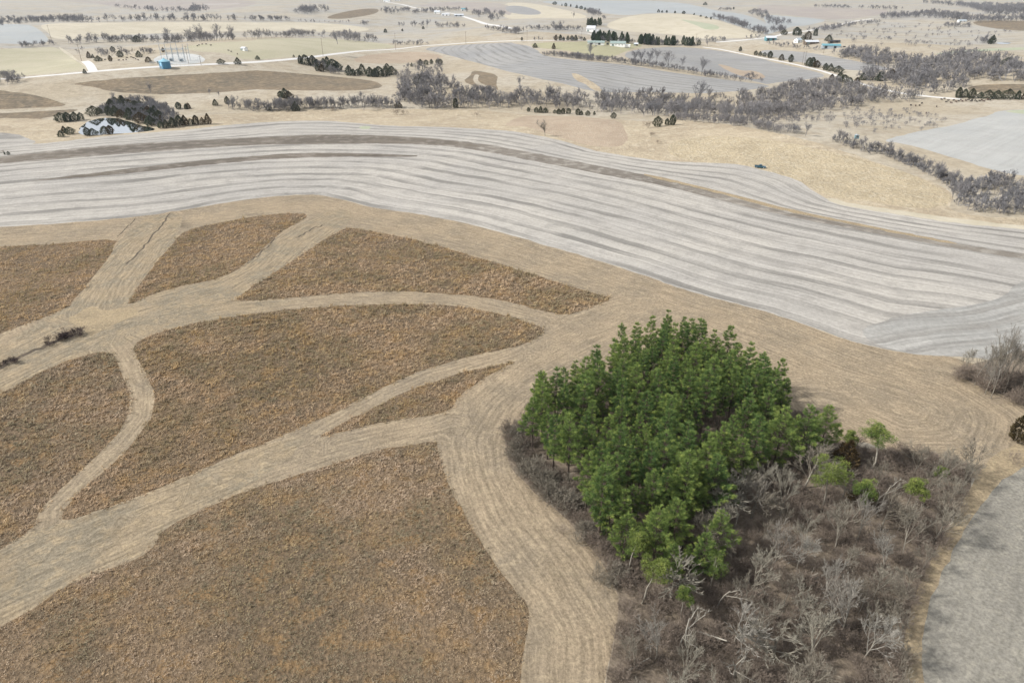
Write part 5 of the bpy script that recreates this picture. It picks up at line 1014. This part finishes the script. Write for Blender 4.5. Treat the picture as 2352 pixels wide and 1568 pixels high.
# pickup truck: local x is forward
def pickup(loc, rz):
    o = empty('pickup_truck', loc, rz); tag(o, 'teal blue pickup truck parked at the foot of the golden hill', 'pickup truck')
    bm = bmesh.new()
    prism(bm, [(-2.8, 0.55), (-2.75, 1.12), (-0.62, 1.12), (-0.6, 1.12), (1.0, 1.14), (2.5, 1.02), (2.75, 0.85), (2.78, 0.5), (2.2, 0.45), (-2.3, 0.45)], -0.95, 0.95)
    bmesh.ops.bevel(bm, geom=[e for e in bm.edges], offset=0.05, segments=2); bm_obj('body', bm, M['paint'], o)
    bm = bmesh.new(); prism(bm, [(-0.72, 1.1), (-0.5, 1.82), (0.55, 1.84), (1.2, 1.1)], -0.82, 0.82); bmesh.ops.bevel(bm, geom=bm.edges[:], offset=0.06, segments=2); c = bm_obj('cab', bm, M['paint'], o)
    bm = bmesh.new(); prism(bm, [(0.68, 1.74), (0.72, 1.74), (1.2, 1.2), (1.16, 1.2)], -0.72, 0.72); bm_obj('windshield', bm, M['glass'], c)
    for s in (-1, 1): bm = bmesh.new(); prism(bm, [(-0.5, 1.2), (-0.38, 1.7), (0.5, 1.72), (0.9, 1.2)], s * 0.825, s * 0.845); bm_obj('side_window', bm, M['glass'], c)
    bm = bmesh.new(); box(bm, -2.65, -0.8, -0.78, 0.78, 1.115, 1.135); bm_obj('bed', bm, M['dark'], o)
    for s in (-1, 1): bm = bmesh.new(); box(bm, -2.75, -0.75, s * 0.86 - 0.07, s * 0.86 + 0.07, 1.1, 1.3); bm_obj('bed_rail', bm, M['paint'], o)
    bm = bmesh.new(); box(bm, -2.86, -2.74, -0.9, 0.9, 0.6, 1.3); bm_obj('tailgate', bm, M['paint'], o)
    bm = bmesh.new(); box(bm, 2.72, 2.9, -0.9, 0.9, 0.45, 0.65); bm_obj('bumper', bm, M['chrome'], o)
    for s in (-1, 1):
        bm = bmesh.new(); box(bm, 2.7, 2.8, s * 0.7 - 0.16, s * 0.7 + 0.16, 0.72, 0.9); bm_obj('headlight', bm, M['chrome'], o)
        for x in (-1.7, 1.75):
            w = empty('wheel', (x, s * 0.86, 0.4)); w.parent = o
            bm = bmesh.new(); cyl(bm, (0, -0.13, 0), (0, 0.13, 0), 0.4, 20); bm_obj('tyre', bm, M['rubber'], w)
            bm = bmesh.new(); cyl(bm, (0, s * 0.1, 0), (0, s * 0.15, 0), 0.24, 14); bm_obj('rim', bm, M['chrome'], w)
pickup(at(3, 2262, 1532), R(-18))

# deer blind
p = at(4, 800, 1290); o = empty('hunting_blind', p); tag(o, 'small teal box blind on stilts beside the hedge line', 'hunting blind')
bm = bmesh.new(); box(bm, -0.9, 0.9, -0.9, 0.9, 1.6, 3.5); bm_obj('cabin', bm, M['teal'], o)
bm = bmesh.new(); prism(bm, [(-1.1, 3.52), (1.1, 3.52), (1.1, 3.62), (0, 3.95), (-1.1, 3.62)], -1.1, 1.1); bm_obj('roof', bm, M['steel'], o)
bm = bmesh.new(); box(bm, -0.6, 0.6, -0.93, -0.905, 2.6, 3.0); bm_obj('window', bm, M['dark'], o)
for sx in (-0.8, 0.8):
    for sy in (-0.8, 0.8): bm = bmesh.new(); cyl(bm, (sx * 1.2, sy * 1.2, -0.3), (sx, sy, 1.6), 0.07, 6); bm_obj('leg', bm, M['wood'], o)

# cattle: one skinned body, copied
def cow_mesh():
    v = [(0, 0, 1.05), (0.45, 0, 1.08), (0.75, 0, 1.15), (1.0, 0, 1.3), (1.25, 0, 1.3), (1.48, 0, 1.12), (-0.5, 0, 1.08), (-0.85, 0, 1.15), (-1.0, 0, 0.9), (-1.02, 0, 0.5)]
    e = [(0, 1), (1, 2), (2, 3), (3, 4), (4, 5), (0, 6), (6, 7), (7, 8), (8, 9)]
    r = [0.42, 0.4, 0.36, 0.22, 0.17, 0.1, 0.4, 0.3, 0.05, 0.04]
    for sx, top in ((0.6, 1), (-0.7, 6)):
        for sy in (-1, 1):
            n = len(v); v += [(sx, sy * 0.24, 0.75), (sx - (0.08 if sx < 0 else 0), sy * 0.25, 0.42), (sx + 0.03, sy * 0.25, 0.02)]; e += [(top, n), (n, n + 1), (n + 1, n + 2)]; r += [0.15, 0.08, 0.07]
    for sy in (-1, 1): n = len(v); v.append((1.18, sy * 0.24, 1.42)); e.append((4, n)); r.append(0.05)
    me = bpy.data.meshes.new('cow_frame'); me.from_pydata(v, e, []); o = bpy.data.objects.new('cow_frame', me); COL.objects.link(o)
    o.modifiers.new('s', 'SKIN'); sk = me.skin_vertices[0].data
    for i, x in enumerate(r): sk[i].radius = (x, x)
    sk[0].use_root = True
    m = o.modifiers.new('d', 'SUBSURF'); m.levels = 1; m.render_levels = 1
    res = bpy.data.meshes.new_from_object(o.evaluated_get(bpy.context.evaluated_depsgraph_get())); bpy.data.objects.remove(o); return res
CM = cow_mesh(); CM2 = CM.copy(); CM.materials.clear(); CM2.materials.clear(); CM.materials.append(M['cow']); CM2.materials.append(M['cow_red'])
rc = np.random.default_rng(9)
def herd(k, pts, label, group):
    for (x, y) in pts:
        o = bpy.data.objects.new('cow', CM2 if rc.random() < 0.35 else CM); COL.objects.link(o); o.location = at(k, x, y); o.rotation_euler = (0, 0, rc.uniform(0, 6.28)); tag(o, label, 'cow', group)
herd(4, [(1580, 915), (1605, 908), (1622, 938), (1640, 925), (1668, 945), (1690, 922), (1712, 935), (1735, 928), (1755, 918), (1770, 930), (1800, 925), (1825, 918), (1850, 932), (1858, 922), (1885, 925), (1900, 932), (1925, 928), (1945, 922), (1965, 930), (2000, 915), (2025, 918), (1400, 950)], 'dark cow bunched with the herd below the big cedars', 'cattle herd by the cedars')
herd(4, [(1300, 968), (1345, 972), (1380, 970), (1440, 1040), (1535, 980)], 'dark cow grazing apart in the tan pasture', 'cattle grazing apart')
herd(1, [(1800, 427), (1815, 420), (1845, 411), (1882, 411), (1924, 420)], 'dark cow on the green pasture behind the substation', 'cattle behind the substation')
herd(1, [(930, 556), (960, 552), (1085, 558), (1125, 556), (1152, 552), (1160, 535), (1200, 530), (1220, 538), (1240, 545), (1262, 555), (2085, 468), (2110, 478), (2165, 500)], 'dark cow in the bare lot beside the substation', 'cattle in the lot')

# ------------------------------------------------------------------ haze
def haze():
    t = NT('thin_haze'); v = t.n('ShaderNodeVolumePrincipled'); v.inputs['Color'].default_value = (0.80, 0.88, 1.0, 1); v.inputs['Density'].default_value = 0.000045; v.inputs['Anisotropy'].default_value = 0.3
    o_ = t.n('ShaderNodeOutputMaterial'); t.t.links.new(v.outputs[0], o_.inputs['Volume'])
    bm = bmesh.new(); box(bm, -9900, 9900, -200, 9900, -16, 96); tag(bm_obj('haze', bm, t.m), 'thin pale winter haze over the farmland', 'haze', None, 'stuff')
haze()
